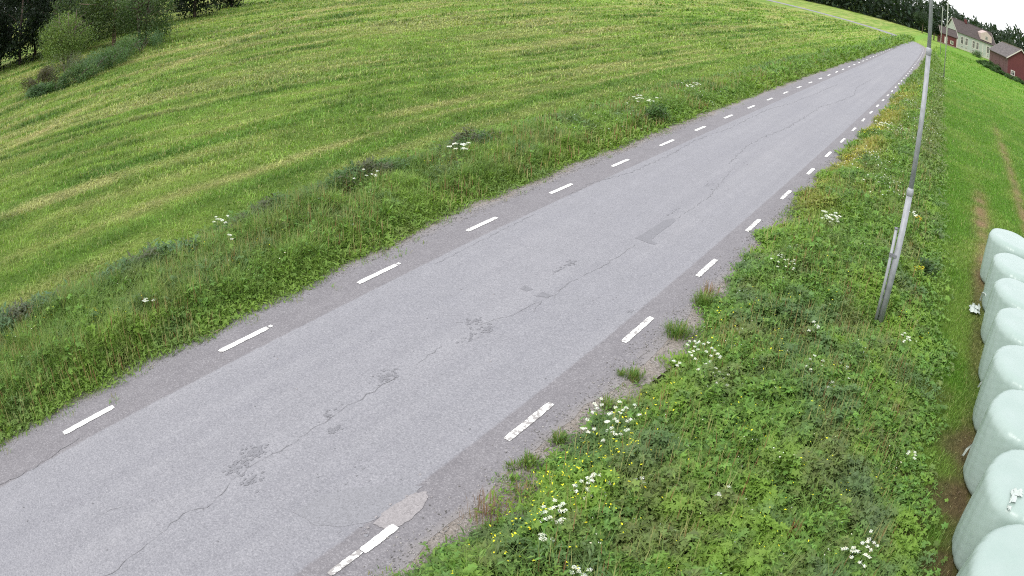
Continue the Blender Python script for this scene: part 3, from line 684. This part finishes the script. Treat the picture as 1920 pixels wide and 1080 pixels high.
# ------------------------------------------------------------------ wrapped silage bales
def bale_mat():
    m, n, b, out = mat('bale_wrap'); tcn = n.nodes.new('ShaderNodeTexCoord'); ob = tcn.outputs['Object']
    w = noise(n, 2.2, 5, .6, ob); fine = noise(n, 20, 5, .7, ob, (1, 1, .35)); bands = N(n, 'ShaderNodeTexWave', Scale=2.6, Distortion=2.5, Detail=2.)
    mpn = n.nodes.new('ShaderNodeMapping'); mpn.inputs['Rotation'].default_value = (.35, .2, 0); n.links.new(ob, mpn.inputs[0]); n.links.new(mpn.outputs[0], bands.inputs['Vector'])
    bands.bands_direction = 'Z'
    c = ramp(n, w, [(.3, (.315, .405, .360)), (.7, (.355, .440, .398))])
    c = mixc(n, math_(n, 'MULTIPLY', ramp(n, bands.outputs[0], [(.0, 1.), (.06, 0.)]), .10), c, (.36, .47, .42))
    dirt = noise(n, 5, 6, .7, ob); sz = n.nodes.new('ShaderNodeSeparateXYZ'); n.links.new(ob, sz.inputs[0])
    c = mixc(n, math_(n, 'MULTIPLY', ramp(n, dirt, [(.55, 0.), (.8, .4)]), ramp(n, sz.outputs[2], [(.0, 1.), (.9, .15)])), c, (.28, .32, .22))
    n.links.new(c, b.inputs['Base Color']); b.inputs['Roughness'].default_value = .30; b.inputs['Specular IOR Level'].default_value = .45
    b.inputs['Subsurface Weight'].default_value = 0.0
    h = math_(n, 'ADD', math_(n, 'MULTIPLY', fine, .35), math_(n, 'ADD', w, math_(n, 'MULTIPLY', bands.outputs[0], .12)))
    bump(n, b, h, .30, .03); return m
M_BALE = bale_mat(); M_PLAST = flat_mat('loose_plastic', (.50, .55, .51), .4, .08, 12, bumpy=.01)
def bale_mesh(seed, r=.68, h=1.22):
    rg = np.random.default_rng(seed); prof = []
    rc = .17
    for i in range(8): a = -math.pi/2 + i/7*math.pi/2; prof.append((r-rc+rc*math.cos(a), rc+rc*math.sin(a)))
    for i in range(1, 10): z = rc+(h-2*rc)*i/10; prof.append((r+.025*math.sin(math.pi*i/10), z))
    for i in range(8): a = i/7*math.pi/2; prof.append((r-rc+rc*math.cos(a), h-rc+rc*math.sin(a)))
    for i in range(1, 8): t = 1-i/8; prof.append(((r-rc)*t, h+.012*(1-t)))
    prof = [(max(p[0]-0, .0), p[1]) for p in prof]; prof = [(r*.4, 0.0)] + prof
    n = 216; ph = rg.uniform(0, 6.28, 5); th = np.linspace(0, 2*np.pi, n, endpoint=False)
    lump = .014*np.sin(2*th+ph[0])+.010*np.sin(3*th+ph[1])+.006*np.sin(7*th+ph[2])
    V = []; pl = np.interp(np.arange(216), np.arange(0, 216, 2), rg.normal(0, 1, 108)); pl2 = np.interp(np.arange(216), np.arange(0, 216, 3), rg.normal(0, 1, 72))
    for (pr_, z) in prof:
        q = 1+lump*(pr_/r)*(1+.5*math.sin(z*5+ph[3]))+.0035*np.sin(23*th+z*4+ph[4])*(pr_/r) + pl*.0045*math.exp(-((z-h+.08)/.12)**2)*(pr_/r) + pl2*.003*math.exp(-((z-.1)/.2)**2)
        V.append(np.stack([pr_*q*np.cos(th), pr_*q*np.sin(th), np.full(n, z)+.006*np.sin(4*th+ph[1])*(pr_/r)*(z/h)], 1))
    k = len(V); V = np.concatenate(V + [np.array([[0, 0, h+.014]])]); F = []
    for i in range(k-1):
        a = i*n+np.arange(n); b = i*n+(np.arange(n)+1) % n; F.append(np.stack([a, b, b+n, a+n], 1))
    a = (k-1)*n+np.arange(n); b = (k-1)*n+(np.arange(n)+1) % n; top = np.full(n, k*n); F.append(np.stack([a, b, top, top], 1))
    me = bpy.data.meshes.new('bale_body'); me.from_pydata(V.tolist(), [], [tuple(f) if f[2] != f[3] else tuple(f[:3]) for f in np.concatenate(F).tolist()])
    me.polygons.foreach_set('use_smooth', [True]*len(me.polygons)); me.update(); return me
def rag(mb, c, size, seed, flat=.6):
    """crumpled piece of film"""
    rg = np.random.default_rng(seed); n = 7
    P = np.zeros((n, n, 3))
    for i in range(n):
        for j in range(n):
            P[i, j] = [(i/(n-1)-.5)*size[0], (j/(n-1)-.5)*size[1], 0]
    P += rg.normal(0, 1, P.shape)*np.array([size[0]*.07, size[1]*.07, size[2]]); P[..., 2] = np.abs(P[..., 2])
    P += np.array(c)
    mb.add(P.reshape(-1, 3).tolist(), [(i*n+j, (i+1)*n+j, (i+1)*n+j+1, i*n+j+1) for i in range(n-1) for j in range(n-1)])
BALES = [(2.50, 5.62, 'nearest mint-white wrapped bale, cut off at the bottom corner'),
 (2.50, 7.18, 'wrapped bale with a torn knot of plastic on top, second from the bottom corner'),
 (2.50, 8.78, 'wrapped bale with a long seam down its side, third from the bottom corner'),
 (2.50, 10.30, 'wrapped bale with a short film tail low on its side, fourth from the bottom corner'),
 (2.54, 11.92, 'smooth wrapped bale midway along the row, fifth from the bottom corner'),
 (2.55, 13.55, 'wrapped bale right behind the crumpled plastic, sixth from the bottom corner'),
 (2.57, 15.25, 'wrapped bale partly hidden just before the last one in the row'),
 (2.52, 17.10, 'farthest wrapped bale, at the end of the row by the straw track')]
BO = []
for i, (x, y, l) in enumerate(BALES):
    t = empty('silage_bale', (x+.02, y, 0), random.uniform(-.1, .1)); tag(t, l, 'silage bale', 'wrapped silage bales standing in a row')
    link('bale_body', bale_mesh(100+i, 0.765+random.uniform(-.012, .012), 1.24+random.uniform(-.02, .02)), M_BALE, t); BO.append(t)
def film(parent, pts, w, seed):
    mb = MB(); rg = np.random.default_rng(seed); vs = []; fs = []
    for i, p in enumerate(pts):
        a = rg.uniform(-.6, .6); dx, dy = math.cos(a)*w*.5*rg.uniform(.6, 1.2), math.sin(a)*w*.5
        vs += [(p[0]-dx, p[1]-dy, p[2]), (p[0], p[1], p[2]+w*.25), (p[0]+dx, p[1]+dy, p[2])]
        if i: b = 3*i; fs += [(b-3, b-2, b+1, b), (b-2, b-1, b+2, b+1)]
    mb.add(vs, fs); return mb.build('loose_film', M_PLAST, parent)
mb = MB(); rag(mb, (-.28, -.50, 1.255), (.10, .24, .018), 5); rag(mb, (-.22, -.40, 1.26), (.16, .10, .02), 6); rag(mb, (-.30, -.62, 1.20), (.07, .16, .02), 9); mb.build('torn_film_knot', M_PLAST, BO[1])
mb = MB(); a0 = 3.5
mb.tube([(-.785*math.cos(.38), -.785*math.sin(.38), .22), (-.803*math.cos(.38), -.803*math.sin(.38), .6), (-.783*math.cos(.38), -.783*math.sin(.38), 1.02)], .006, 6); mb.build('film_seam', M_PLAST, BO[2])
film(BO[2], [(-.70, .12, .5), (-.78, .16, .42), (-.82, .2, .30), (-.84, .22, .16)], .05, 3)
film(BO[3], [(-.66, .25, .7), (-.74, .30, .62), (-.77, .33, .5), (-.80, .35, .38)], .05, 4)
film(BO[6], [(-.62, -.36, .3), (-.74, -.30, .42), (-.8, -.1, .36), (-.80, .0, .12)], .04, 8)
mb = MB(); rag(mb, (0, 0, .03), (.26, .34, .05), 12); rag(mb, (.03, .05, .06), (.2, .2, .05), 13)
o = mb.build('plastic_scrap', M_PLAST); o.location = (1.66, 14.75, .02); tag(o, 'crumpled white plastic scrap lying at the foot of the bales', 'plastic scrap')

# ------------------------------------------------------------------ poles
t = empty('steel_pole', (-.42, 12.50, 0)); tag(t, 'tall tapered grey steel pole standing in the roadside growth near the bales', 'pole')
mb = MB(); mb.tube([(0, 0, -.1), (0, 0, 2.50)], [.064, .060], 24); mb.build('lower_section', M_ZINC, t, True)
mb = MB(); mb.tube([(0, 0, 2.50), (0, 0, 2.505), (0, 0, 2.60), (0, 0, 2.64)], [.060, .068, .068, .049], 24); mb.build('joint_collar', M_ZINC, t, True)
mb = MB(); mb.tube([(0, 0, 2.6), (0, 0, 5.04)], [.049, .046], 24); mb.build('middle_section', M_ZINC, t, True)
mb = MB(); mb.tube([(0, 0, 5.02), (0, 0, 5.03), (0, 0, 5.14), (0, 0, 5.16)], [.046, .055, .055, .04], 20); mb.build('joint_collar', M_ZINC, t, True)
mb = MB(); mb.tube([(0, 0, 5.1), (0, 0, 8.2)], [.040, .034], 20); mb.build('upper_section', M_ZINC, t, True)
mb = MB(); px_, py_ = -.118, -.05
mb.tube([(px_+.03, py_, -.1), (px_, py_, 1.86)], .030, 16); s_ = mb.build('support_post', M_ZINC, t, True)
mb = MB(); mb.tube([(px_, py_, 1.86), (px_, py_, 1.885)], .040, 16); mb.build('post_cap', M_ZINC_OLD, s_, True)
mb = MB(); mb.tube([(px_+.008, py_, 1.34), (px_+.008, py_, 1.42)], .038, 16); mb.box((px_, py_-.03, 1.355), (0, py_+.03, 1.405)); mb.tube([(px_-.01, py_-.06, 1.38), (px_-.01, py_+.06, 1.38)], .010, 8); mb.build('clamp', M_ZINC_OLD, t)
def far_pole(x, y, h, r, label):
    t = empty('utility_pole', (x, y, 0)); tag(t, label, 'pole')
    mb = MB(); mb.tube([(0, 0, -.2), (0, 0, h*.5), (.02, 0, h)], [r, r*.9, r*.75], 14); mb.build('shaft', M_PALE, t, True)
    mb = MB(); mb.tube([(0, 0, h), (0, 0, h+.06)], [r*.85, r*.3], 12); mb.build('top_cap', M_ZINC_OLD, t)
far_pole(-.54, 74.9, 8.5, .085, 'thin pale green-grey pole farther up the verge before the red shed')
far_pole(-2.0, 128., 9.0, .09, 'most distant thin pole beside the bend in the road')

# ------------------------------------------------------------------ loose bits
mb = MB(); mb.tube([(0, -.22, .03), (.03, 0, .035), (.01, .22, .028)], [.009, .007, .004], 6); o = mb.build('dead_stick', M_DRY); o.location = (-8.98, 5.17, 0); tag(o, 'thin dead stick lying on the gravel left of the road', 'stick')

# ------------------------------------------------------------------ buildings
def boards(name, c, var=.25, horiz=False, sc=5.):
    m, n, b, out = mat(name); tcn = n.nodes.new('ShaderNodeTexCoord'); ob = tcn.outputs['Object']
    wv = N(n, 'ShaderNodeTexWave', Scale=sc, Distortion=0., Detail=0.); wv.wave_profile = 'SAW'; wv.bands_direction = 'X'
    n.links.new(ob, wv.inputs['Vector'])
    wear = noise(n, 1.2, 6, .65, ob, (1, 1, .5)); grain = noise(n, 9, 4, .6, ob, (3, 3, .25)); c = np.array(c)
    col = ramp(n, wear, [(.3, c*(1-var)), (.7, c*(1+var))]); col = mixc(n, .6, col, ramp(n, grain, [(.3, c*.7), (.7, c*1.35)]))
    col = mixc(n, ramp(n, wv.outputs[0], [(.0, .6), (.07, 0.)]), col, tuple(c*.35))
    n.links.new(col, b.inputs['Base Color']); b.inputs['Roughness'].default_value = .85; return m
M_RED = boards('red_boards', (.105, .026, .025)); M_OLD = boards('weathered_boards', (0.121, 0.058, 0.053), .5); M_PALEW = boards('pale_green_boards', (0.373, 0.405, 0.348), .08)
M_PINK2 = boards('pale_pink_boards', (0.486, 0.389, 0.348), .08); M_TRIM = flat_mat('white_trim', (0.535, 0.502, 0.437), .7, .08); M_CREAM = flat_mat('cream_plinth', (0.446, 0.454, 0.340), .8, .12)
M_ROOF = flat_mat('grey_shingles', (0.126, 0.109, 0.105), .9, .5, 2.2, bumpy=.05, stretch=(1, 1, 1)); M_ROOF2 = flat_mat('dark_roof', (0.073, 0.057, 0.053), .85, .3, 2)
M_GLASS, _n, _b, _o = mat('window_glass'); _b.inputs['Base Color'].default_value = (.035, .04, .04, 1); _b.inputs['Roughness'].default_value = .12
M_STONE = flat_mat('foundation_stone', (.22, .18, .13), .9, .3, 3)
def building(name, p, ang, L, D, eave, ridge, wallA, wallB, roofm, label, cat, over=.35, hip=False):
    """origin at the corner nearest the camera; +X runs along the long wall, +Y is the depth; gable ends at X=0 and X=L"""
    t = empty(name, (p[0], p[1], 0), ang); tag(t, label, cat)
    mb = MB(); mb.box((-.03, -.03, -.3), (L+.03, D+.03, .35)); mb.build('foundation', M_STONE, t)
    mb = MB(); mb.box((0, 0, .35), (L, .12, eave)); mb.build('long_wall', wallA, t)
    mb = MB(); mb.box((0, D-.12, .35), (L, D, eave)); mb.build('long_wall', wallA, t)
    for x0 in (0, L-.12):
        mb = MB(); vs = []
        for x in (x0-.003*(x0 == 0), x0+.12+.003*(x0 > 0)): vs += [(x, .122, .35), (x, D-.122, .35), (x, D-.122, eave), (x, D/2, ridge), (x, .122, eave)]
        mb.add(vs, [(4, 3, 2, 1, 0), (5, 6, 7, 8, 9)] + [(i, (i+1) % 5, 5+(i+1) % 5, 5+i) for i in range(5)]); mb.build('gable_wall', wallB, t)
    k = (ridge-eave)/(D/2); mb = MB(); th = .14; e = eave-k*over
    for s in (0, 1):
        y0 = -over if s == 0 else D+over; ym = D/2
        vs = [(-over, y0, e), (L+over, y0, e), (L+over, ym, ridge), (-over, ym, ridge)]; vs = [(a, b, c+.06) for a, b, c in vs] + [(a, b, c+.06+th) for a, b, c in vs]
        mb.add(vs, [(0, 1, 2, 3), (7, 6, 5, 4), (0, 4, 5, 1), (1, 5, 6, 2), (2, 6, 7, 3), (3, 7, 4, 0)])
    rf = mb.build('roof', roofm, t)
    mb = MB(); mb.box((-over, D/2-.14, ridge+.15), (L+over, D/2+.14, ridge+.27)); mb.build('ridge_cap', M_STONE if roofm == M_ROOF else M_ROOF2, rf)
    for x0 in (-over-.05, L+over):
        mb = MB()
        for s in (0, 1):
            y0 = -over-.02 if s == 0 else D+over+.02
            vs = [(x0, y0, e-.06), (x0, D/2, ridge-.04), (x0, D/2, ridge+.22), (x0, y0, e+.20)]; vs = vs + [(x0+.05, b, c) for a, b, c in vs]
            mb.add(vs, [(0, 1, 2, 3), (7, 6, 5, 4), (0, 4, 5, 1), (1, 5, 6, 2), (2, 6, 7, 3), (3, 7, 4, 0)])
        mb.build('bargeboard', M_TRIM, rf)
    return t
def window(parent, M, w, h, mull=1, trim=None, tw=.14):
    """M: matrix placing the window; local x width, z height, -y outward"""
    mb = MB(); tm = trim or M_TRIM
    for a, b in (((-w/2-tw, -.06, -tw), (-w/2, .02, h+tw)), ((w/2, -.06, -tw), (w/2+tw, .02, h+tw)), ((-w/2, -.058, h), (w/2, .02, h+tw)), ((-w/2, -.058, -tw), (w/2, .02, 0))): mb.box(a, b, 0, M)
    f = mb.build('window', tm, parent)
    mb = MB(); mb.box((-w/2, -.02, 0), (w/2, .01, h), 0, M); mb.build('pane', M_GLASS, f)
    mb = MB()
    for i in range(mull): x = -w/2+w*(i+1)/(mull+1); mb.box((x-.035, -.045, 0), (x+.035, -.022, h), 0, M)
    mb.box((-w/2, -.050, h*.62), (w/2, -.024, h*.62+.07), 0, M); mb.build('glazing_bar', tm, f); return f
def corner_boards(t, L, D, e, m=None):
    for x in (0, L):
        mb = MB(); s = -1 if x == 0 else 1
        mb.box((x-.14 if x else -.02, -.025, .35), (x+.02 if x else .14, .0, e)); mb.build('corner_board', m or M_TRIM, t)
# old barn: long weathered wall faces the bales' side, red gable faces the camera's right
def wall_angle(a, b): return math.atan2(b[1]-a[1], b[0]-a[0])
bA, bB = (10.75, 167.2), (14.05, 147.5); BL = math.hypot(bB[0]-bA[0], bB[1]-bA[1])
t = building('barn', bA, wall_angle(bA, bB), BL, 7.0, 4.25, 7.05, M_OLD, M_RED, M_ROOF, 'old red barn with weathered side wall and worn grey roof at the right edge', 'barn', over=.4)
window(t, Matrix.Translation((BL+.004, 1.55, .95)) @ Matrix.Rotation(math.pi/2, 4, 'Z'), .80, .78, 1, tw=.17)
mb = MB(); mb.box((BL+.004, .75, .36), (BL+.05, 2.35, .62)); mb.build('sill_board', M_STONE, t)
for k in range(4): mb = MB(); mb.box((3+k*4.3, -.045, .35), (3.2+k*4.3, -.001, 4.0)); mb.build('wall_batten', M_OLD, t)
mb = MB(); mb.box((.02, -.03, .35), (.2, 0, 4.15)); mb.build('corner_board', M_OLD, t)
# pale house
hA, hB = (2.13, 222.3), (11.13, 227.0); HA = wall_angle(hA, hB)
t = building('house', hA, HA, 16.5, 8.5, 5.45, 9.2, M_PALEW, M_PALEW, M_ROOF2, 'pale green wooden house with white window frames and cream plinth', 'house', over=.45)
mb = MB(); mb.box((-.05, -.09, .05), (16.55, -.03, .62)); mb.build('plinth', M_CREAM, t)
for x in (2.1, 3.9, 6.9, 8.6, 13.2, 14.9): window(t, Matrix.Translation((x, -.003, 2.0)), .85, 2.15, 1, tw=.24)
for x in (2.1, 3.9, 6.9, 8.6, 13.2, 14.9): window(t, Matrix.Translation((x, -.003, .95)), .6, .28, 0, tw=.08)
for x in (.0, 10.8, 12.5): mb = MB(); mb.box((x, -.04, .63), (x+.32, -.002, 5.4)); mb.build('corner_board', M_TRIM, t)
mb = MB(); mb.box((0, -.05, 5.1), (16.5, -.001, 5.4)); mb.build('frieze_board', M_TRIM, t)
d = MB(); x0, x1 = 9.8, 14.6; d.add([(x0, -.3, 5.75), (x1, -.3, 5.75), (x1, -.3, 7.8), ((x0+x1)/2, -.3, 9.0), (x0, -.3, 7.8), (x0, 3, 5.75), (x1, 3, 5.75), (x1, 3, 7.8), ((x0+x1)/2, 3, 9.0), (x0, 3, 7.8)],
   [(0, 1, 2, 3, 4), (9, 8, 7, 6, 5), (0, 5, 6, 1), (1, 6, 7, 2), (2, 7, 8, 3), (3, 8, 9, 4), (4, 9, 5, 0)])
dm = d.build('dormer', M_PINK2, t); window(dm, Matrix.Translation((12.2, -.303, 6.3)), .9, 1.0, 1, tw=.12)
mb = MB(); mb.box((5, 3.6, 9.0), (5.8, 4.4, 10.4)); mb.build('chimney', M_RED, t)
# red shed left of the house
sA, sB = (-3.45, 212.5), (2.0, 214.0)
t = building('shed', sA, wall_angle(sA, sB), 5.7, 4.6, 3.3, 5.2, M_RED, M_RED, M_ROOF2, 'small red shed with white corner boards left of the pale house', 'shed', over=.3)
corner_boards(t, 5.7, 4.6, 3.3); window(t, Matrix.Translation((3.9, -.003, .95)), .7, .7, 1, M_CREAM, .2)
mb = MB(); mb.box((1.3, -.04, .35), (2.3, -.002, 2.4)); mb.build('door', M_TRIM, t)

# ------------------------------------------------------------------ trees and bushes
def lobes(n, cen, rad, k, leaf, base, kind='oval', flatb=.35):
    """leaf clumps gathered in k lobes of an uneven crown"""
    cen = np.array(cen, float); rad = np.array(rad, float); P = []; cc_ = []
    u = RNG.normal(0, 1, (k, 3)); u /= np.linalg.norm(u, axis=1)[:, None]; u[:, 2] = np.maximum(u[:, 2], -flatb)
    c = cen + u*rad*RNG.uniform(.45, .78, (k, 1)); lr = rad.mean()*RNG.uniform(.26, .46, k)
    per = n//k
    for i in range(k):
        v = RNG.normal(0, 1, (per, 3)); v /= np.linalg.norm(v, axis=1)[:, None]; q = c[i] + v*lr[i]*(RNG.uniform(.45, 1.08, (per, 1)))*np.array([1.1, 1.1, .8]); P.append(q)
        cc_.append(clump_color(base*RNG.uniform(.72, 1.3), per, .25))
    P = np.concatenate(P); cc_ = np.concatenate(cc_)
    return leaves(kind, P, RNG.uniform(.6, 1.3, len(P))*leaf, RNG.normal(0, .7, len(P)), cc_)
def tree(name, x, y, h, r, base, label, n=5000, k=22, leaf=.35, trunk=.18, cb=.35, cat='tree', group=None, stems=1, tb=None):
    t = empty(name, (x, y, 0)); tag(t, label, cat, group)
    mb = MB()
    for s in range(stems):
        a = random.uniform(0, 6.28); o_ = (math.cos(a)*.25*(stems > 1), math.sin(a)*.25*(stems > 1)); lean = random.uniform(-.08, .08)*h
        mb.tube([(o_[0], o_[1], -.2), (o_[0]*1.6+lean*.3, o_[1]*1.6, h*.3), (o_[0]*2.5+lean, o_[1]*2.5, h*.62), (o_[0]*2.5+lean*1.2, o_[1]*2.6, h*.85)], [trunk, trunk*.75, trunk*.45, trunk*.12], 9)
        for q in range(5):
            b = random.uniform(0, 6.28); z = h*random.uniform(.28, .6); L = r*random.uniform(.5, .85)
            mb.tube([(o_[0]*1.6+lean*.4, o_[1]*1.6, z), (math.cos(b)*L*.5, math.sin(b)*L*.5, z+h*.12), (math.cos(b)*L, math.sin(b)*L, z+h*.2)], [trunk*.38, trunk*.22, trunk*.08], 6)
    mb.build('trunk', tb or M_BARK, t, True)
    plant_obj('crown', [lobes(n, (0, 0, h*(cb+(1-cb)/2)), (r, r, h*(1-cb)/2), k, leaf, np.array(base), flatb=1. if cb <= .05 else .35)], t)
    return t
def bush(name, x, y, rx, h, base, label, n=1800, leaf=.14, cat='bush', group=None, ry=None, kind='oval', k=14):
    t = empty(name, (x, y, 0)); tag(t, label, cat, group)
    mb = MB()
    for q in range(7):
        b = random.uniform(0, 6.28); L = rx*.6; mb.tube([(0, 0, -.05), (math.cos(b)*L*.5, math.sin(b)*L*.5, h*.45), (math.cos(b)*L, math.sin(b)*L, h*.75)], [.03, .02, .008], 5)
    mb.build('stem', M_BARK, t)
    v, f, c = lobes(n, (0, 0, h*.42), (rx, ry or rx, h*.62), k, leaf, np.array(base), kind, .5); v[:, 2] = np.maximum(v[:, 2], .01+np.abs(v[:, 2])*.1)
    o = link('foliage', mesh_np('foliage', v, f, c), M_LEAF, t); return t
# far left: willows, the low scrub in front of them, and a dark wood edge
tree('willow_tree', -50.5, 17.6, 5.0, 2.7, (.15, .22, .055), 'rounded light green willow at the end of the scrub band', 11000, 30, .16, .12, -.18, stems=3)
tree('willow_tree', -55.8, 24.2, 6.5, 4.2, (.085, .13, .04), 'broad darker willow with a pinkish trunk behind the scrub band', 12000, 30, .22, .20, .0, stems=1, tb=flat_mat('pink_bark', (.30, .19, .16), .9, .25, 6))
tree('willow_tree', -50.5, 24.6, 5.5, 3.4, (.070, .115, .036), 'dark bushy willow rising over the right end of the scrub band', 9000, 26, .20, .14, -.1, stems=3)
tree('willow_tree', -61.0, 21.5, 6.5, 3.8, (.070, .11, .04), 'dull green willow between the rounded willow and the dark wood', 9000, 26, .22, .2, -.15)
SB = [(-40.4, 11.9, 1.2, .6, 'lowest bluish green scrub at the near tip of the band'), (-40.3, 13.1, 1.3, .8, 'second bush from the near tip of the scrub band'), (-40.6, 14.8, 1.6, 1.05, 'third bush from the near tip of the scrub band'),
      (-41.4, 16.2, 1.9, 1.3, 'rounded bush in the middle of the scrub band'), (-43.0, 18.3, 1.9, 1.4, 'bush before the pink-barked willow trunk'), (-44.9, 20.4, 2.0, 1.5, 'bush at the foot of the dark willow'),
      (-46.8, 22.6, 2.1, 1.5, 'bush at the upper right end of the scrub band'), (-45.5, 15.8, 2.2, 1.5, 'pale twiggy bush between the rounded willow and the band'), (-44.2, 13.0, 1.8, 1.2, 'brownish bush behind the near part of the band')]
for i, (x, y, r, h, l) in enumerate(SB):
    bush('scrub_bush', x, y, r, h, [(.085, .155, .062), (.075, .145, .045), (.10, .175, .055)][i % 3] if i < 7 else [(.10, .12, .06), (.075, .07, .035)][i-7], l, 3600, .11, 'bush', 'scrub bushes in a band at the edge of the mown field')
WT = [(-68, 9.5), (-68.5, 13.5), (-67, 17.5), (-66.5, 21.5), (-67, 26), (-73, 11), (-73, 16), (-72.5, 21), (-72, 27), (-66, 31.5), (-72, 34), (-65, 38), (-72, 5.5), (-80, 44), (-70, 46)]
WL = ['dark tree of the wood edge nearest the left side of the photo', 'dark tree second in the wood edge', 'dark tree with low branches in the wood edge behind the rounded willow', 'dark tree in the wood edge behind the willows', 'dark tree in the wood edge over the pink-barked willow',
      'rear dark tree of the wood at the far left', 'rear dark tree behind the second wood-edge tree', 'rear dark tree behind the rounded willow', 'rear dark tree behind the broad willow', 'dark tree where the wood edge meets the sky above the scrub', 'rear dark tree at the right part of the wood', 'dark tree at the right end of the near wood edge', 'outermost left dark tree of the wood', 'lone dark tree farther back than the wood edge', 'last dark tree at the right end of the wood']
for (x, y), l in zip(WT, WL):
    tree('wood_tree', x, y, random.uniform(8, 11), random.uniform(2.6, 3.4), (.018, .032, .015), l, 7000, 30, .34, .2, -.12, group='dark trees of the wood edge at upper left')
# green fringe along the barn, and trees near the buildings
BB = [(9.6, 166.0, 1.6, 1.5, 'green bush at the back corner of the barn'), (10.2, 160.5, 1.8, 1.7, 'leafy bush halfway along the barn side'), (11.2, 155.5, 1.9, 1.8, 'dense bush against the barn side near its front'), (12.2, 150.8, 1.7, 1.3, 'dark bush at the front corner of the barn'),
      (14.2, 146.0, 1.5, .7, 'low weeds under the barn window'), (17.2, 146.4, 1.7, .9, 'dark nettles along the barn gable'), (20.2, 146.8, 1.9, 1.0, 'dark nettles at the right end of the barn gable'), (8.9, 205., 2.6, 1.9, 'round green bush before the pale house'), (8.2, 158., 1.8, 1.0, 'low bush on the lawn side of the barn bushes'), (9.6, 151.5, 1.9, .9, 'low weeds spreading from the barn bushes onto the lawn'), (11.6, 146.2, 1.9, .9, 'low weeds in front of the barn corner'), (15.0, 142.6, 2.0, .8, 'low weeds in front of the red gable'), (18.6, 143.0, 2.0, .8, 'rightmost low weeds in front of the red gable')]
for i, (x, y, r, h, l) in enumerate(BB): bush('wall_bush', x, y, r, h, [(.055, .115, .032), (.075, .14, .045)][i % 2], l, 2200, .24, 'bush', 'bushes along the buildings', kind='oval')
for i, (x, y, h, r, l) in enumerate([(34, 236, 10.2, 5, 'grey-green tree behind the barn roof at the right edge'), (42, 226, 9.6, 5, 'dark tree rightmost behind the barn'), (26, 262, 11.5, 5, 'distant tree behind the barn and house'), (-5.8, 214, 6.5, 1.9, 'dark narrow tree beside the red shed'),
      (-12, 262, 9, 4.5, 'broad tree beyond the road bend'), (1, 275, 12, 5, 'tall tree behind the pale house'), (13, 280, 12, 5, 'tall tree rising behind the dormer'), (52, 250, 11, 6, 'broad tree far behind the barn')]):
    tree('farm_tree', x, y, h, r, [(.045, .075, .035), (.035, .06, .03)][i % 2], l, 4200, 22, .5, .25, .12)
# distant forest on the horizon
def forest():
    n = 120000; a = RNG.uniform(-1.75, 1.0, n); d = RNG.uniform(300, 360, n) + 50*np.sin(a*3); k = (a > -1.75)
    hh = 9+6*vn(a*60, a*0, 1.7, 7)+4*vn(a*60, a*0, .5, 9)
    P = np.stack([np.sin(a)*d, np.cos(a)*d, RNG.random(n)*hh], 1)
    return [leaves('oval', P, RNG.uniform(1.4, 3.0, n), RNG.normal(0, .8, n), clump_color(C(.032, .055, .028), n, .3))]
o = plant_obj('distant_forest', forest()); tag(o, 'far line of forest along the horizon', 'forest', kind='stuff')
